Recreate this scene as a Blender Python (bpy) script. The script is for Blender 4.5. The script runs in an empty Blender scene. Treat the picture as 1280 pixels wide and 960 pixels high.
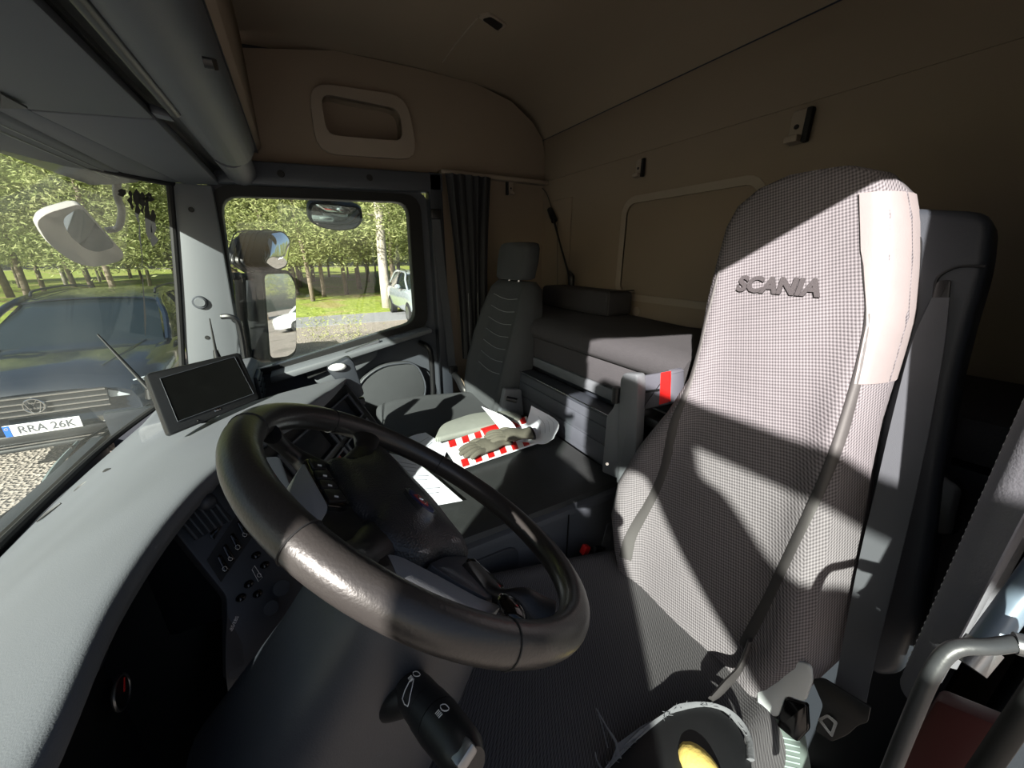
import bpy, bmesh, math, random
from math import sin, cos, pi, radians, atan2, sqrt
from mathutils import Vector, Matrix
S = bpy.context.scene
COL = S.collection
random.seed(7)
# ------------------------------------------------------------------ camera (eye is the origin; X to passenger side, Y to the front, Z up)
FPX = 462.0
PITCH, YAW = radians(18.9), radians(29)
FH = Vector((cos(YAW), -sin(YAW), 0)); CR = Vector((-sin(YAW), -cos(YAW), 0))
CF = FH*cos(PITCH) + Vector((0, 0, -sin(PITCH))); CU = FH*sin(PITCH) + Vector((0, 0, cos(PITCH)))
cd = bpy.data.cameras.new('camera'); cam = bpy.data.objects.new('camera', cd); COL.objects.link(cam)
cd.sensor_width = 36; cd.lens = FPX/1280*36; cd.clip_start = 0.01; cd.clip_end = 500
M = Matrix((CR, CU, -CF)).transposed().to_4x4(); cam.matrix_world = M
S.camera = cam
# ------------------------------------------------------------------ sky, sun, exposure
SUN = Vector((.80, -1.0, -.68)).normalized()
w = bpy.data.worlds.new('world'); S.world = w; w.use_nodes = True
wn = w.node_tree.nodes; wl = w.node_tree.links
sky = wn.new('ShaderNodeTexSky'); sky.sky_type = 'NISHITA'; sky.sun_disc = False
sky.sun_elevation = radians(28); sky.sun_rotation = radians(-38.7); sky.air_density = 1.0; sky.dust_density = 2.5
bg = wn['Background']; bg.inputs[1].default_value = 0.145
wl.new(sky.outputs[0], bg.inputs[0])
sl = bpy.data.lights.new('sun', 'SUN'); sl.energy = 20; sl.angle = radians(.7); sl.color = (1.0, .93, .86)
so = bpy.data.objects.new('sun', sl); COL.objects.link(so); so.rotation_euler = SUN.to_track_quat('-Z', 'Y').to_euler(); so.location = (-8, 10, 9)
S.view_settings.view_transform = 'Standard'; S.view_settings.look = 'None'; S.view_settings.gamma = 1
S.view_settings.use_curve_mapping = False; S.view_settings.exposure = -0.1
try: S.cycles.max_bounces = 10; S.cycles.transparent_max_bounces = 16
except Exception: pass
GZ = -2.07
# ------------------------------------------------------------------ helpers
def ray(px, py): return CF*FPX + CR*(px-640) - CU*(py-480)
def P(px, py, x=None, y=None, z=None):
    d = ray(px, py)
    t = x/d.x if x is not None else (y/d.y if y is not None else z/d.z)
    return d*t
def PL(px, py, p0, n):
    d = ray(px, py); n = Vector(n); return d*(Vector(p0).dot(n)/d.dot(n))
def V(*a): return Vector(a)
def lin(h):
    h = h.lstrip('#'); r = []
    for i in (0, 2, 4):
        c = int(h[i:i+2], 16)/255; r.append(c/12.92 if c <= .04045 else ((c+.055)/1.055)**2.4)
    return (*r, 1)
MATS = {}
def mat(name, col, rough=.6, metal=0, bump=0, scale=60, var=.12, spec=.5, tex='noise', coat=0, sheen=0, vscale=None, trans=0, dist=.002):
    if name in MATS: return MATS[name]
    m = bpy.data.materials.new(name); m.use_nodes = True; N = m.node_tree.nodes; L = m.node_tree.links
    b = N['Principled BSDF']; c = lin(col) if isinstance(col, str) else (*col, 1)
    b.inputs['Roughness'].default_value = rough; b.inputs['Metallic'].default_value = metal
    b.inputs['Specular IOR Level'].default_value = spec; b.inputs['Coat Weight'].default_value = coat
    b.inputs['Sheen Weight'].default_value = sheen
    tc = N.new('ShaderNodeTexCoord')
    nz = N.new('ShaderNodeTexNoise'); nz.inputs['Scale'].default_value = vscale or scale*.12; nz.inputs['Detail'].default_value = 5
    L.new(tc.outputs['Object'], nz.inputs['Vector'])
    mx = N.new('ShaderNodeMix'); mx.data_type = 'RGBA'
    mx.inputs[6].default_value = tuple(x*(1-var) for x in c[:3])+(1,); mx.inputs[7].default_value = tuple(min(1, x*(1+var)) for x in c[:3])+(1,)
    L.new(nz.outputs[0], mx.inputs[0]); L.new(mx.outputs[2], b.inputs['Base Color'])
    if bump:
        bp = N.new('ShaderNodeBump'); bp.inputs['Strength'].default_value = bump; bp.inputs['Distance'].default_value = dist
        if tex == 'noise':
            t = N.new('ShaderNodeTexNoise'); t.inputs['Scale'].default_value = scale; t.inputs['Detail'].default_value = 4; out = t.outputs[0]
        elif tex == 'voronoi':
            t = N.new('ShaderNodeTexVoronoi'); t.inputs['Scale'].default_value = scale; out = t.outputs[0]
        else:
            t = N.new('ShaderNodeTexWave'); t.inputs['Scale'].default_value = scale; t.bands_direction = tex; out = t.outputs[0]
        L.new(tc.outputs['Object'], t.inputs['Vector']); L.new(out, bp.inputs['Height']); L.new(bp.outputs[0], b.inputs['Normal'])
    MATS[name] = m; return m
def mesh_fabric(name, col, col2, cell, ang=35, rough=.85):
    """woven fabric of small raised dots, object space, projected along the seat's main faces"""
    m = bpy.data.materials.new(name); m.use_nodes = True; N = m.node_tree.nodes; L = m.node_tree.links
    b = N['Principled BSDF']; b.inputs['Roughness'].default_value = rough; b.inputs['Specular IOR Level'].default_value = .25
    tc = N.new('ShaderNodeTexCoord'); mp = N.new('ShaderNodeMapping'); L.new(tc.outputs['Object'], mp.inputs[0])
    mp.inputs['Rotation'].default_value = (0, radians(ang), 0)
    sp = N.new('ShaderNodeSeparateXYZ'); L.new(mp.outputs[0], sp.inputs[0])
    def mth(op, a, bb=None, v=None):
        n = N.new('ShaderNodeMath'); n.operation = op
        if isinstance(a, float): n.inputs[0].default_value = a
        else: L.new(a, n.inputs[0])
        if bb is not None: L.new(bb, n.inputs[1])
        if v is not None: n.inputs[1].default_value = v
        return n.outputs[0]
    k = 2*pi/cell
    sx = mth('SINE', mth('MULTIPLY', mth('ADD', sp.outputs[0], mth('MULTIPLY', sp.outputs[1], v=.9)), v=k))
    yz = sp.outputs[2]
    sz = mth('SINE', mth('MULTIPLY', yz, v=k))
    h = mth('MULTIPLY', sx, sz)
    h01 = mth('ADD', mth('MULTIPLY', h, v=.5), v=.5)
    nz = N.new('ShaderNodeTexNoise'); nz.inputs['Scale'].default_value = 5; nz.inputs['Detail'].default_value = 6; L.new(tc.outputs['Object'], nz.inputs[0])
    mx = N.new('ShaderNodeMix'); mx.data_type = 'RGBA'; mx.inputs[6].default_value = lin(col2); mx.inputs[7].default_value = lin(col)
    L.new(h01, mx.inputs[0])
    m2 = N.new('ShaderNodeMix'); m2.data_type = 'RGBA'; m2.blend_type = 'MULTIPLY'; m2.inputs[0].default_value = .35
    L.new(mx.outputs[2], m2.inputs[6]); L.new(nz.outputs[0], m2.inputs[7])
    L.new(m2.outputs[2], b.inputs['Base Color'])
    bp = N.new('ShaderNodeBump'); bp.inputs['Strength'].default_value = .5; bp.inputs['Distance'].default_value = .0015
    L.new(h01, bp.inputs['Height']); L.new(bp.outputs[0], b.inputs['Normal'])
    MATS[name] = m; return m
def glass(name, tint, dirt=0, gloss=.06, dirtcol=(.55, .56, .52), smear=False, seed=0):
    m = bpy.data.materials.new(name); m.use_nodes = True; N = m.node_tree.nodes; L = m.node_tree.links
    N.remove(N['Principled BSDF']); out = N['Material Output']
    tr = N.new('ShaderNodeBsdfTransparent'); tr.inputs[0].default_value = (*tint, 1)
    gl = N.new('ShaderNodeBsdfGlossy'); gl.inputs['Roughness'].default_value = .03
    m1 = N.new('ShaderNodeMixShader'); m1.inputs[0].default_value = gloss
    L.new(tr.outputs[0], m1.inputs[1]); L.new(gl.outputs[0], m1.inputs[2]); last = m1
    if dirt:
        df = N.new('ShaderNodeBsdfDiffuse'); df.inputs[0].default_value = (*dirtcol, 1)
        tl = N.new('ShaderNodeBsdfTranslucent'); tl.inputs[0].default_value = (*dirtcol, 1)
        ad = N.new('ShaderNodeMixShader'); L.new(df.outputs[0], ad.inputs[1]); L.new(tl.outputs[0], ad.inputs[2])
        tc = N.new('ShaderNodeTexCoord'); nz = N.new('ShaderNodeTexNoise'); nz.inputs['Scale'].default_value = 2.5; nz.inputs['Detail'].default_value = 8
        L.new(tc.outputs['Object'], nz.inputs[0])
        mr = N.new('ShaderNodeMapRange'); mr.inputs[1].default_value = .35; mr.inputs[2].default_value = .75; mr.inputs[3].default_value = dirt*.5; mr.inputs[4].default_value = dirt*1.8
        L.new(nz.outputs[0], mr.inputs[0])
        m2 = N.new('ShaderNodeMixShader'); L.new(mr.outputs[0], m2.inputs[0]); L.new(last.outputs[0], m2.inputs[1]); L.new(ad.outputs[0], m2.inputs[2]); last = m2
    L.new(last.outputs[0], out.inputs[0]); MATS[name] = m; return m

ORG = {}
class MB:
    def __init__(s): s.bm = bmesh.new()
    def poly(s, pts): return s.bm.faces.new([s.bm.verts.new(p) for p in pts])
    def box(s, c, size, rot=None, bev=0, seg=2):
        c = Vector(c); bm = bmesh.new(); bmesh.ops.create_cube(bm, size=1)
        for v in bm.verts: v.co = Vector((v.co.x*size[0], v.co.y*size[1], v.co.z*size[2]))
        if bev: bmesh.ops.bevel(bm, geom=bm.edges[:], offset=bev, segments=seg, affect='EDGES', profile=.5)
        for v in bm.verts:
            if rot is not None: v.co = rot @ v.co
            v.co += c
        s.merge(bm); return s
    def merge(s, bm):
        me = bpy.data.meshes.new('t'); bm.to_mesh(me); bm.free(); s.bm.from_mesh(me); bpy.data.meshes.remove(me)
    def prism(s, pts, d, bev=0, seg=2):
        bm = bmesh.new(); d = Vector(d); a = [bm.verts.new(p) for p in pts]; b = [bm.verts.new(Vector(p)+d) for p in pts]; n = len(a)
        bm.faces.new(a); bm.faces.new(b[::-1])
        for i in range(n): bm.faces.new((a[i], b[i], b[(i+1) % n], a[(i+1) % n]))
        bmesh.ops.recalc_face_normals(bm, faces=bm.faces[:])
        if bev:
            es = [e for e in bm.edges if len(e.link_faces) == 2 and e.calc_face_angle(0) > .5]
            bmesh.ops.bevel(bm, geom=es, offset=bev, segments=seg, affect='EDGES', profile=.5)
        s.merge(bm); return s
    def loft(s, rings, closed=True, caps=True):
        n = len(rings[0]); vs = [[s.bm.verts.new(p) for p in r] for r in rings]
        for i in range(len(vs)-1):
            for j in range(n if closed else n-1):
                k = (j+1) % n; s.bm.faces.new((vs[i][j], vs[i][k], vs[i+1][k], vs[i+1][j]))
        if caps and closed: s.bm.faces.new(vs[0][::-1]); s.bm.faces.new(vs[-1])
        return s
    def tube(s, pts, r, seg=10, closed=False, flat=1.0, up=None, sub=4, caps=True):
        pts = [Vector(p) for p in pts]; rs = r if isinstance(r, (list, tuple)) else [r]*len(pts)
        if sub > 1 and len(pts) > 2:
            q = crom(pts, sub, closed); m = len(q); k = len(pts)
            if closed: rs = [rs[int(i/m*k) % k] for i in range(m)]
            else: rs = [rs[min(k-1, int(i/(m-1)*(k-1)))]*(1-(i/(m-1)*(k-1)) % 1)+rs[min(k-1, int(i/(m-1)*(k-1))+1)]*((i/(m-1)*(k-1)) % 1) for i in range(m)]
            pts = q
        n = len(pts); rings = []; up0 = Vector(up) if up else None
        prev = None
        for i, p in enumerate(pts):
            a = pts[(i-1) % n] if (closed or i > 0) else p; b = pts[(i+1) % n] if (closed or i < n-1) else p
            t = (b-a).normalized()
            if up0: u = (up0 - t*up0.dot(t)).normalized()
            elif prev is None:
                u = t.orthogonal().normalized()
            else: u = (prev - t*prev.dot(t)).normalized()
            prev = u; v = t.cross(u)
            rings.append([p + u*(cos(2*pi*j/seg)*rs[i]) + v*(sin(2*pi*j/seg)*rs[i]*flat) for j in range(seg)])
        if closed: rings.append(rings[0]); s.loft(rings, True, False); bmesh.ops.remove_doubles(s.bm, verts=s.bm.verts[:], dist=1e-6)
        else: s.loft(rings, True, caps)
        return s
    def cyl(s, a, b, r, r2=None, seg=20): return s.tube([a, b], [r, r if r2 is None else r2], seg=seg, sub=1)
    def sphere(s, c, r, sc=(1, 1, 1), seg=16, rot=None):
        bm = bmesh.new(); bmesh.ops.create_uvsphere(bm, u_segments=seg, v_segments=max(6, seg//2), radius=r)
        for v in bm.verts:
            v.co = Vector((v.co.x*sc[0], v.co.y*sc[1], v.co.z*sc[2]))
            if rot is not None: v.co = rot @ v.co
            v.co += Vector(c)
        s.merge(bm); return s
    def patch(s, rows, su=5, sv=5, th=0, nrm=None):
        """smooth sheet through a grid of control points; th gives it a closed thickness"""
        g = [crom([Vector(p) for p in r], su) for r in rows]
        cols = list(zip(*g)); cols = [crom(list(c), sv) for c in cols]; g = list(zip(*cols))
        if not th: s.loft(g, False, False); return s
        R, C = len(g), len(g[0]); N_ = []
        for i in range(R):
            row = []
            for j in range(C):
                a = g[min(i+1, R-1)][j]-g[max(i-1, 0)][j]; b = g[i][min(j+1, C-1)]-g[i][max(j-1, 0)][:] if False else g[i][min(j+1, C-1)]-g[i][max(j-1, 0)]
                nn = a.cross(b); row.append(nn.normalized() if nn.length > 1e-9 else Vector((0, 0, 1)))
            N_.append(row)
        if nrm is not None and N_[R//2][C//2].dot(Vector(nrm)) > 0: N_ = [[-x for x in r] for r in N_]
        top = [[s.bm.verts.new(p) for p in r] for r in g]
        bot = [[s.bm.verts.new(g[i][j]+N_[i][j]*th) for j in range(C)] for i in range(R)]
        for i in range(R-1):
            for j in range(C-1):
                s.bm.faces.new((top[i][j], top[i][j+1], top[i+1][j+1], top[i+1][j]))
                s.bm.faces.new((bot[i][j], bot[i+1][j], bot[i+1][j+1], bot[i][j+1]))
        for i in range(R-1):
            s.bm.faces.new((top[i][0], top[i+1][0], bot[i+1][0], bot[i][0])); s.bm.faces.new((top[i+1][C-1], top[i][C-1], bot[i][C-1], bot[i+1][C-1]))
        for j in range(C-1):
            s.bm.faces.new((top[0][j+1], top[0][j], bot[0][j], bot[0][j+1])); s.bm.faces.new((top[R-1][j], top[R-1][j+1], bot[R-1][j+1], bot[R-1][j]))
        bmesh.ops.recalc_face_normals(s.bm, faces=s.bm.faces[:])
        return s
    def build(s, name, m, parent=None, label=None, cat=None, group=None, kind=None, sharp=38, org=None):
        bm = s.bm; bmesh.ops.recalc_face_normals(bm, faces=bm.faces[:]) if sharp != 0 else None
        me = bpy.data.meshes.new(name)
        if parent is not None: o_ = ORG[parent.name]
        elif org is not None: o_ = Vector(org)
        else:
            vs = [v.co for v in bm.verts]; n = max(1, len(vs))
            o_ = Vector((sum(v.x for v in vs)/n, sum(v.y for v in vs)/n, min(v.z for v in vs)))
        for v in bm.verts: v.co -= o_
        bm.to_mesh(me); bm.free()
        if sharp:
            for p in me.polygons: p.use_smooth = True
            me.set_sharp_from_angle(angle=radians(sharp))
        ms = m if isinstance(m, (list, tuple)) else [m]
        for q in ms: me.materials.append(q)
        o = bpy.data.objects.new(name, me); COL.objects.link(o)
        if parent is not None: o.parent = parent
        else: o.location = o_
        ORG[o.name] = o_
        tag(o, label, cat, group, kind); return o
def crom(p, k, closed=False):
    if len(p) < 3 and not closed:
        return [p[0].lerp(p[-1], i/k) for i in range(k+1)]
    n = len(p); out = []
    for i in range(n if closed else n-1):
        if closed: a, b, c, d = p[(i-1) % n], p[i], p[(i+1) % n], p[(i+2) % n]
        else: a, b, c, d = p[max(0, i-1)] if i else p[0]*2-p[1], p[i], p[i+1], p[i+2] if i+2 < n else p[-1]*2-p[-2]
        for j in range(k):
            t = j/k; out.append(.5*((2*b)+(c-a)*t+(2*a-5*b+4*c-d)*t*t+(3*b-a-3*c+d)*t*t*t))
    if not closed: out.append(p[-1].copy())
    return out
def tag(o, label=None, cat=None, group=None, kind=None):
    for k, v in (('label', label), ('category', cat), ('group', group), ('kind', kind)):
        if v: o[k] = v
    return o
def thing(name, loc, label, cat, group=None):
    o = bpy.data.objects.new(name, None); COL.objects.link(o); o.empty_display_size = .05; o.location = loc; ORG[o.name] = Vector(loc)
    return tag(o, label, cat, group)
def copy_tree(o, parent=None):
    c = o.copy(); COL.objects.link(c); c.parent = parent; ORG[c.name] = ORG.get(o.name, Vector())
    for ch in o.children: copy_tree(ch, c)
    return c
def text(name, body, at, xd, yd, size, m, parent, ext=.0006, bold=0, shear=0, sx=1, center=True, kind=None, **kw):
    cu = bpy.data.curves.new(name, 'FONT'); cu.body = body; cu.size = size; cu.extrude = ext; cu.offset = bold; cu.shear = shear; cu.resolution_u = 3
    if center: cu.align_x = 'CENTER'; cu.align_y = 'CENTER'
    to = bpy.data.objects.new('tmp', cu); COL.objects.link(to)
    me = bpy.data.meshes.new_from_object(to.evaluated_get(bpy.context.evaluated_depsgraph_get())); bpy.data.objects.remove(to)
    xd = Vector(xd).normalized(); yd = Vector(yd); yd = (yd-xd*yd.dot(xd)).normalized(); zd = xd.cross(yd)
    R = Matrix((xd*sx, yd, zd)).transposed()
    b = MB(); b.bm.from_mesh(me); bpy.data.meshes.remove(me)
    for v in b.bm.verts: v.co = R @ v.co + Vector(at)
    return b.build(name, m, parent, sharp=0, kind=kind, **kw)
def rrect(c, u, v, w, h, r, n=5):
    """rounded rectangle outline round c in the plane u,v"""
    c, u, v = Vector(c), Vector(u), Vector(v); out = []
    for cx, cy, a0 in ((w/2-r, h/2-r, 0), (-w/2+r, h/2-r, 90), (-w/2+r, -h/2+r, 180), (w/2-r, -h/2+r, 270)):
        for i in range(n+1):
            a = radians(a0+90*i/n); out.append(c+u*(cx+r*cos(a))+v*(cy+r*sin(a)))
    return out
def rpoly(pts, r, n=4):
    """round the corners of a polygon"""
    out = []; m = len(pts); pts = [Vector(p) for p in pts]
    for i in range(m):
        p = pts[i]; a = pts[i-1]-p; b = pts[(i+1) % m]-p; rr = min(r, a.length*.45, b.length*.45)
        A = p+a.normalized()*rr; B = p+b.normalized()*rr
        for j in range(n+1):
            t = j/n; out.append(A*(1-t)**2+p*2*t*(1-t)+B*t*t)
    return out
def ring(mb, outer, inner, d):
    """frame between two outlines with the same count, thickness vector d"""
    d = Vector(d); n = len(outer); bm = mb.bm
    A = [bm.verts.new(p) for p in outer]; B = [bm.verts.new(p) for p in inner]; C = [bm.verts.new(Vector(p)+d) for p in outer]; D = [bm.verts.new(Vector(p)+d) for p in inner]
    for i in range(n):
        k = (i+1) % n
        bm.faces.new((A[i], A[k], B[k], B[i])); bm.faces.new((C[i], D[i], D[k], C[k]))
        bm.faces.new((A[i], C[i], C[k], A[k])); bm.faces.new((B[i], B[k], D[k], D[i]))
    return mb
def exx(prof, x0, x1, bev=0, seg=2, mb=None):
    """extrude a (y, z) outline along X"""
    return (mb or MB()).prism([V(x0, y, z) for y, z in prof], (x1-x0, 0, 0), bev, seg)
# ------------------------------------------------------------------ materials
m_beige = mat('beige_headliner', '#8b7e6f', .95, bump=.25, scale=500, var=.05, spec=.1, vscale=3)
m_beigep = mat('beige_plastic', '#93877a', .6, bump=.08, scale=400, var=.04, vscale=4)
m_grey = mat('grey_cab_plastic', '#606469', .55, bump=.15, scale=500, var=.06, vscale=5)
m_dash = mat('dusty_grey_dashboard', '#5c5f65', .62, bump=.25, scale=550, var=.10, vscale=6)
m_dark = mat('charcoal_plastic', '#2d3138', .5, bump=.12, scale=500, var=.08, vscale=8)
m_dark2 = mat('dark_grey_plastic', '#43474e', .55, bump=.12, scale=500, var=.08, vscale=8)
m_black = mat('black_plastic', '#17181a', .42, bump=.08, scale=400, var=.1)
m_rubber = mat('black_rubber', '#121314', .7, bump=.05, scale=300)
m_gloss = mat('gloss_black', '#0b0b0c', .12, var=.02)
m_leather = mat('worn_black_leather', '#2f2d2c', .33, bump=.15, scale=330, var=.18, vscale=9, spec=.5)
m_pad = mat('grained_black_pad', '#26272a', .42, bump=.35, scale=420, tex='voronoi', var=.08)
m_chrome = mat('polished_metal', '#c9cacc', .18, 1, var=.02)
m_steel = mat('dull_steel', '#8b8d90', .35, .9, var=.08, bump=.05)
m_red = mat('red_plastic', '#c01f1e', .4)
m_redd = mat('dark_red_steel', '#33080c', .5)
m_white = mat('white_paint', '#e6e7e8', .4, var=.02)
m_paper = mat('white_paper', '#dfe3ee', .8, var=.02)
m_ink = mat('grey_ink', '#9a9eac', .8, var=.02)
m_print = mat('white_print', '#d8d8d8', .6, var=0)
m_seat = mesh_fabric('dotted_seat_fabric', '#8b878c', '#464347', .0078)
m_seatd = mat('smooth_seat_vinyl', '#7d7677', .7, bump=.15, scale=300, var=.05)
m_seam = mat('dark_seam_vinyl', '#393738', .6, bump=.1, scale=300, var=.05)
m_cush = mesh_fabric('ribbed_cushion_fabric', '#626164', '#333235', .0066, 20)
m_pseat = mat('grey_passenger_fabric', '#3d4043', .9, bump=.4, scale=400, tex='voronoi', var=.15, vscale=8)
m_bunk = mat('dark_bunk_fabric', '#38373a', .95, bump=.4, scale=350, tex='voronoi', var=.1)
m_curt = mat('charcoal_curtain_cloth', '#2b2c2f', .9, bump=.3, scale=300, var=.12, vscale=10)
m_belt = mat('grey_belt_webbing', '#474a50', .65, bump=.3, scale=260, tex='Z', var=.05)
m_mat = mat('black_vinyl_mat', '#2b2d2e', .5, bump=.3, scale=120, var=.25, vscale=14)
m_foam = mat('yellow_foam', '#d9bf6a', .95, bump=.6, scale=120, var=.15)
m_thread = mat('torn_cloth', '#5f6166', .95, bump=.4, scale=200)
m_glove = mat('olive_work_glove', '#55534a', .85, bump=.5, scale=120, var=.25, vscale=25)
m_glass = glass('tinted_side_glass', (.93, .97, .94), .02)
m_wind = glass('dusty_windscreen_glass', (.87, .915, .885), .022)
m_mirror = mat('mirror_glass', '#e8eaec', .02, 1, var=0)
m_mdark = mat('mirror_housing_plastic', '#191c1f', .5, bump=.1, scale=200)
def plate(mb, outer, holes, d):
    """flat plate with holes, thickness vector d"""
    bm = bmesh.new(); es = []
    for L in [outer]+holes:
        vs = [bm.verts.new(p) for p in L]
        es += [bm.edges.new((vs[i], vs[(i+1) % len(vs)])) for i in range(len(vs))]
    bmesh.ops.triangle_fill(bm, use_beauty=True, use_dissolve=False, edges=es)
    r = bmesh.ops.extrude_face_region(bm, geom=bm.faces[:])
    for g in r['geom']:
        if isinstance(g, bmesh.types.BMVert): g.co += Vector(d)
    bmesh.ops.recalc_face_normals(bm, faces=bm.faces[:]); mb.merge(bm); return mb
# ================================================================== SETTING: the cab shell
XR, XL, YB = 2.2, .04, -1.45
FL = -1.36
MB().box((1.05, -.3, FL-.03), (2.5, 2.4, .06)).build('floor', m_rubber, kind='structure')
# rear wall in three panels with recessed seams, behind them the outer skin
MB().box((1.05, YB-.05, -.2), (2.5, .03, 2.4)).build('wall_back', m_dark, kind='structure')
wb = bpy.data.objects['wall_back']
recess = rrect((1.15, YB, .035), (1, 0, 0), (0, 0, 1), .62, .42, .05)
b = MB(); plate(b, [V(2.26, YB, FL), V(2.26, YB, .449), V(-.12, YB, .449), V(-.12, YB, FL)], [recess], (0, -.02, 0))
b.build('lower_panel', m_beige, wb)
MB().box((1.15, YB-.014, .035), (.63, .012, .43), bev=.004).build('recessed_cover', m_beige, wb)
b = MB(); ring(b, rrect((1.15, YB+.004, .035), (1, 0, 0), (0, 0, 1), .68, .48, .08), recess, (0, -.010, 0)); b.build('recess_frame', m_beigep, wb)
MB().box((1.07, YB-.010, .5655), (2.38, .02, .231), bev=.002).build('upper_panel', m_beige, wb)
MB().cyl((1.33, YB+.004, -.255), (1.33, YB-.01, -.255), .022).build('round_plug', m_beigep, wb)
b = MB(); b.box((2.03, YB-.0, .02), (.27, .014, .62), bev=.006); b.build('corner_panel', m_beige, wb)
# ceiling: one curved shell
prof = [(YB, .685), (YB+.05, .77), (YB+.14, .83), (YB+.32, .875), (-.67, .895), (-.3, .885), (0, .87), (.2, .86), (.7, .84)]
def gridx(prof, x0, x1, th, n=2):
    b = MB(); q = crom([V(0, y, z) for y, z in prof], 6)
    rows = [[V(x, p.y, p.z) for p in q] for x in (x0, x1)]
    top = [[b.bm.verts.new(p) for p in r] for r in rows]; up = [[b.bm.verts.new(p+Vector(th)) for p in r] for r in rows]
    n = len(q)
    for j in range(n-1):
        b.bm.faces.new((top[0][j], top[0][j+1], top[1][j+1], top[1][j])); b.bm.faces.new((up[0][j], up[1][j], up[1][j+1], up[0][j+1]))
        for k in (0, 1): b.bm.faces.new((top[k][j], up[k][j], up[k][j+1], top[k][j+1]))
    for j in (0, n-1): b.bm.faces.new((top[0][j], top[1][j], up[1][j], up[0][j]))
    return b
gridx(prof, -.15, 2.3, (0, -.02, .03)).build('ceiling', m_beige, kind='structure')
ceil = bpy.data.objects['ceiling']
b = MB(); b.tube([P(553, 78, z=.893), P(575, 48, z=.893), P(597, 22, z=.893)], .0025, seg=6); b.build('seam_cord', m_beigep, ceil)
# right side wall: upper liner with the storage recess
hole = rpoly([V(XR, -.215, .706), V(XR, -.57, .70), V(XR, -.574, .56), V(XR, -.218, .542)], .05)
arc = [(.14, .40), (.06, .82), (-.3, .885), (-.67, .893), (-1.0, .885), (-1.22, .84), (-1.36, .76), (-1.43, .685), (YB, .62), (YB, .452), (-.757, .425)]
b = MB(); plate(b, [V(XR, y, z) for y, z in arc], [hole], (.02, 0, 0)); b.build('wall_right', m_beige, kind='structure')
wr = bpy.data.objects['wall_right']
b = MB(); ring(b, rpoly([V(XR-.02, -.17, .74), V(XR-.02, -.61, .76), V(XR-.02, -.645, .485), V(XR-.02, -.165, .462)], .09), [p+V(-.022, 0, 0) for p in hole], (.03, 0, 0))
b.build('recess_frame', m_beigep, wr)
b = MB(); b.prism([V(XR+.075, p.y, p.z) for p in rpoly([V(0, -.19, .73), V(0, -.60, .73), V(0, -.60, .52), V(0, -.19, .52)], .04)], (.01, 0, 0))
n = len(hole); b.loft([[V(p.x-.012, p.y, p.z) for p in hole], [V(p.x+.078, p.y, p.z) for p in hole]], True, False); b.build('recess_pocket', m_beige, wr)
# rear corner side wall behind the curtain, outer skins
b = MB(); b.box((XR+.01, -1.10, -.46), (.02, .70, 1.81)); b.build('side_panel', m_beige, wr)
MB().box((XR+.095, -.6, .66), (.02, 1.9, .56)).build('outer_skin', m_dark, wr)
MB().box((XR+.05, -1.12, -.4), (.03, .74, 1.9)).build('outer_panel', m_dark, wr)
# front wall below the screen
MB().box((1.05, .90, -1.07), (2.3, .04, .62)).build('wall_front', m_dark, kind='structure')
b = MB(); b.box((XR+.02, .66, -1.02), (.03, .40, .72)); b.box((XL-.02, .72, -1.05), (.03, .40, .62)); b.build('kick_panel', m_dark, bpy.data.objects['wall_front'])
# left side wall: behind and above the open driver's door
b = MB(); b.box((XL-.10, -1.12, -.2), (.04, .66, 2.3)); b.prism([V(.02, y, z) for y, z in ((-.9, .36), (-.2, .434), (.1, .50), (.4, .60), (.62, .64), (.62, .92), (-.9, .92))], (.04, 0, 0)); b.box((XL-.06, -.1, FL-.02), (.12, 1.6, .10))
b.build('wall_left', m_dark, kind='structure')
# left and right windscreen pillars, then an added sun-blocking panel
def pillar(name, pts, d, m): return MB().prism(pts, d, bev=.008).build(name, m, kind='structure')
pr = pillar('trim_1', [V(2.15, .415, .29), V(2.15, .262, .29), V(2.15, .30, -.42), V(2.15, .34, -.62), V(2.15, .53, -.62), V(2.15, .51, -.45)], (.09, 0, 0), m_grey)
pillar('trim_2', [V(.0, .60, .64), V(.0, .50, .64), V(.0, .54, -.75), V(.0, .66, -.75)], (.07, 0, 0), m_dark)
pillar('shade_panel', [V(-.185, .60, .215), V(-.0, .60, .215), V(-.0, .60, -.9), V(-.29, .60, -.9), V(-.29, .60, .09), V(-.20, .60, .15)], (0, .05, 0), m_dark)  # unseen panel added to keep sun off the column and left rim
def knob(px, py, x, r, name, m, parent, d=.008):
    p = P(px, py, x=x); b = MB(); b.cyl(p+V(.002, 0, 0), p+V(-d, 0, 0), r, r*.85, seg=20); return b.build(name, m, parent)
knob(239, 262, 2.15, .011, 'screw', m_rubber, pr, .003); knob(259, 422, 2.15, .010, 'screw', m_rubber, pr, .003)
g = knob(250, 378, 2.15, .030, 'tweeter_grille', m_dark2, pr, .012); knob(250, 378, 2.138, .022, 'grille_cap', m_grey, pr, .004)
# trim rail above the passenger door
b = MB(); b.prism([V(2.13, .13, .395), V(2.13, -.757, .425), V(2.13, -.757, .335), V(2.13, .26, .30), V(2.13, .262, .34)], (.08, 0, 0), bev=.01)
t3 = b.build('trim_3', m_dark2, kind='structure')
for q in ((351, 217), (462, 222)): knob(q[0], q[1], 2.13, .016, 'screw', m_rubber, t3, .003)
MB().box((2.165, -1.10, .437), (.06, .69, .022), bev=.006).build('curtain_rail', m_beigep, t3)
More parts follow.
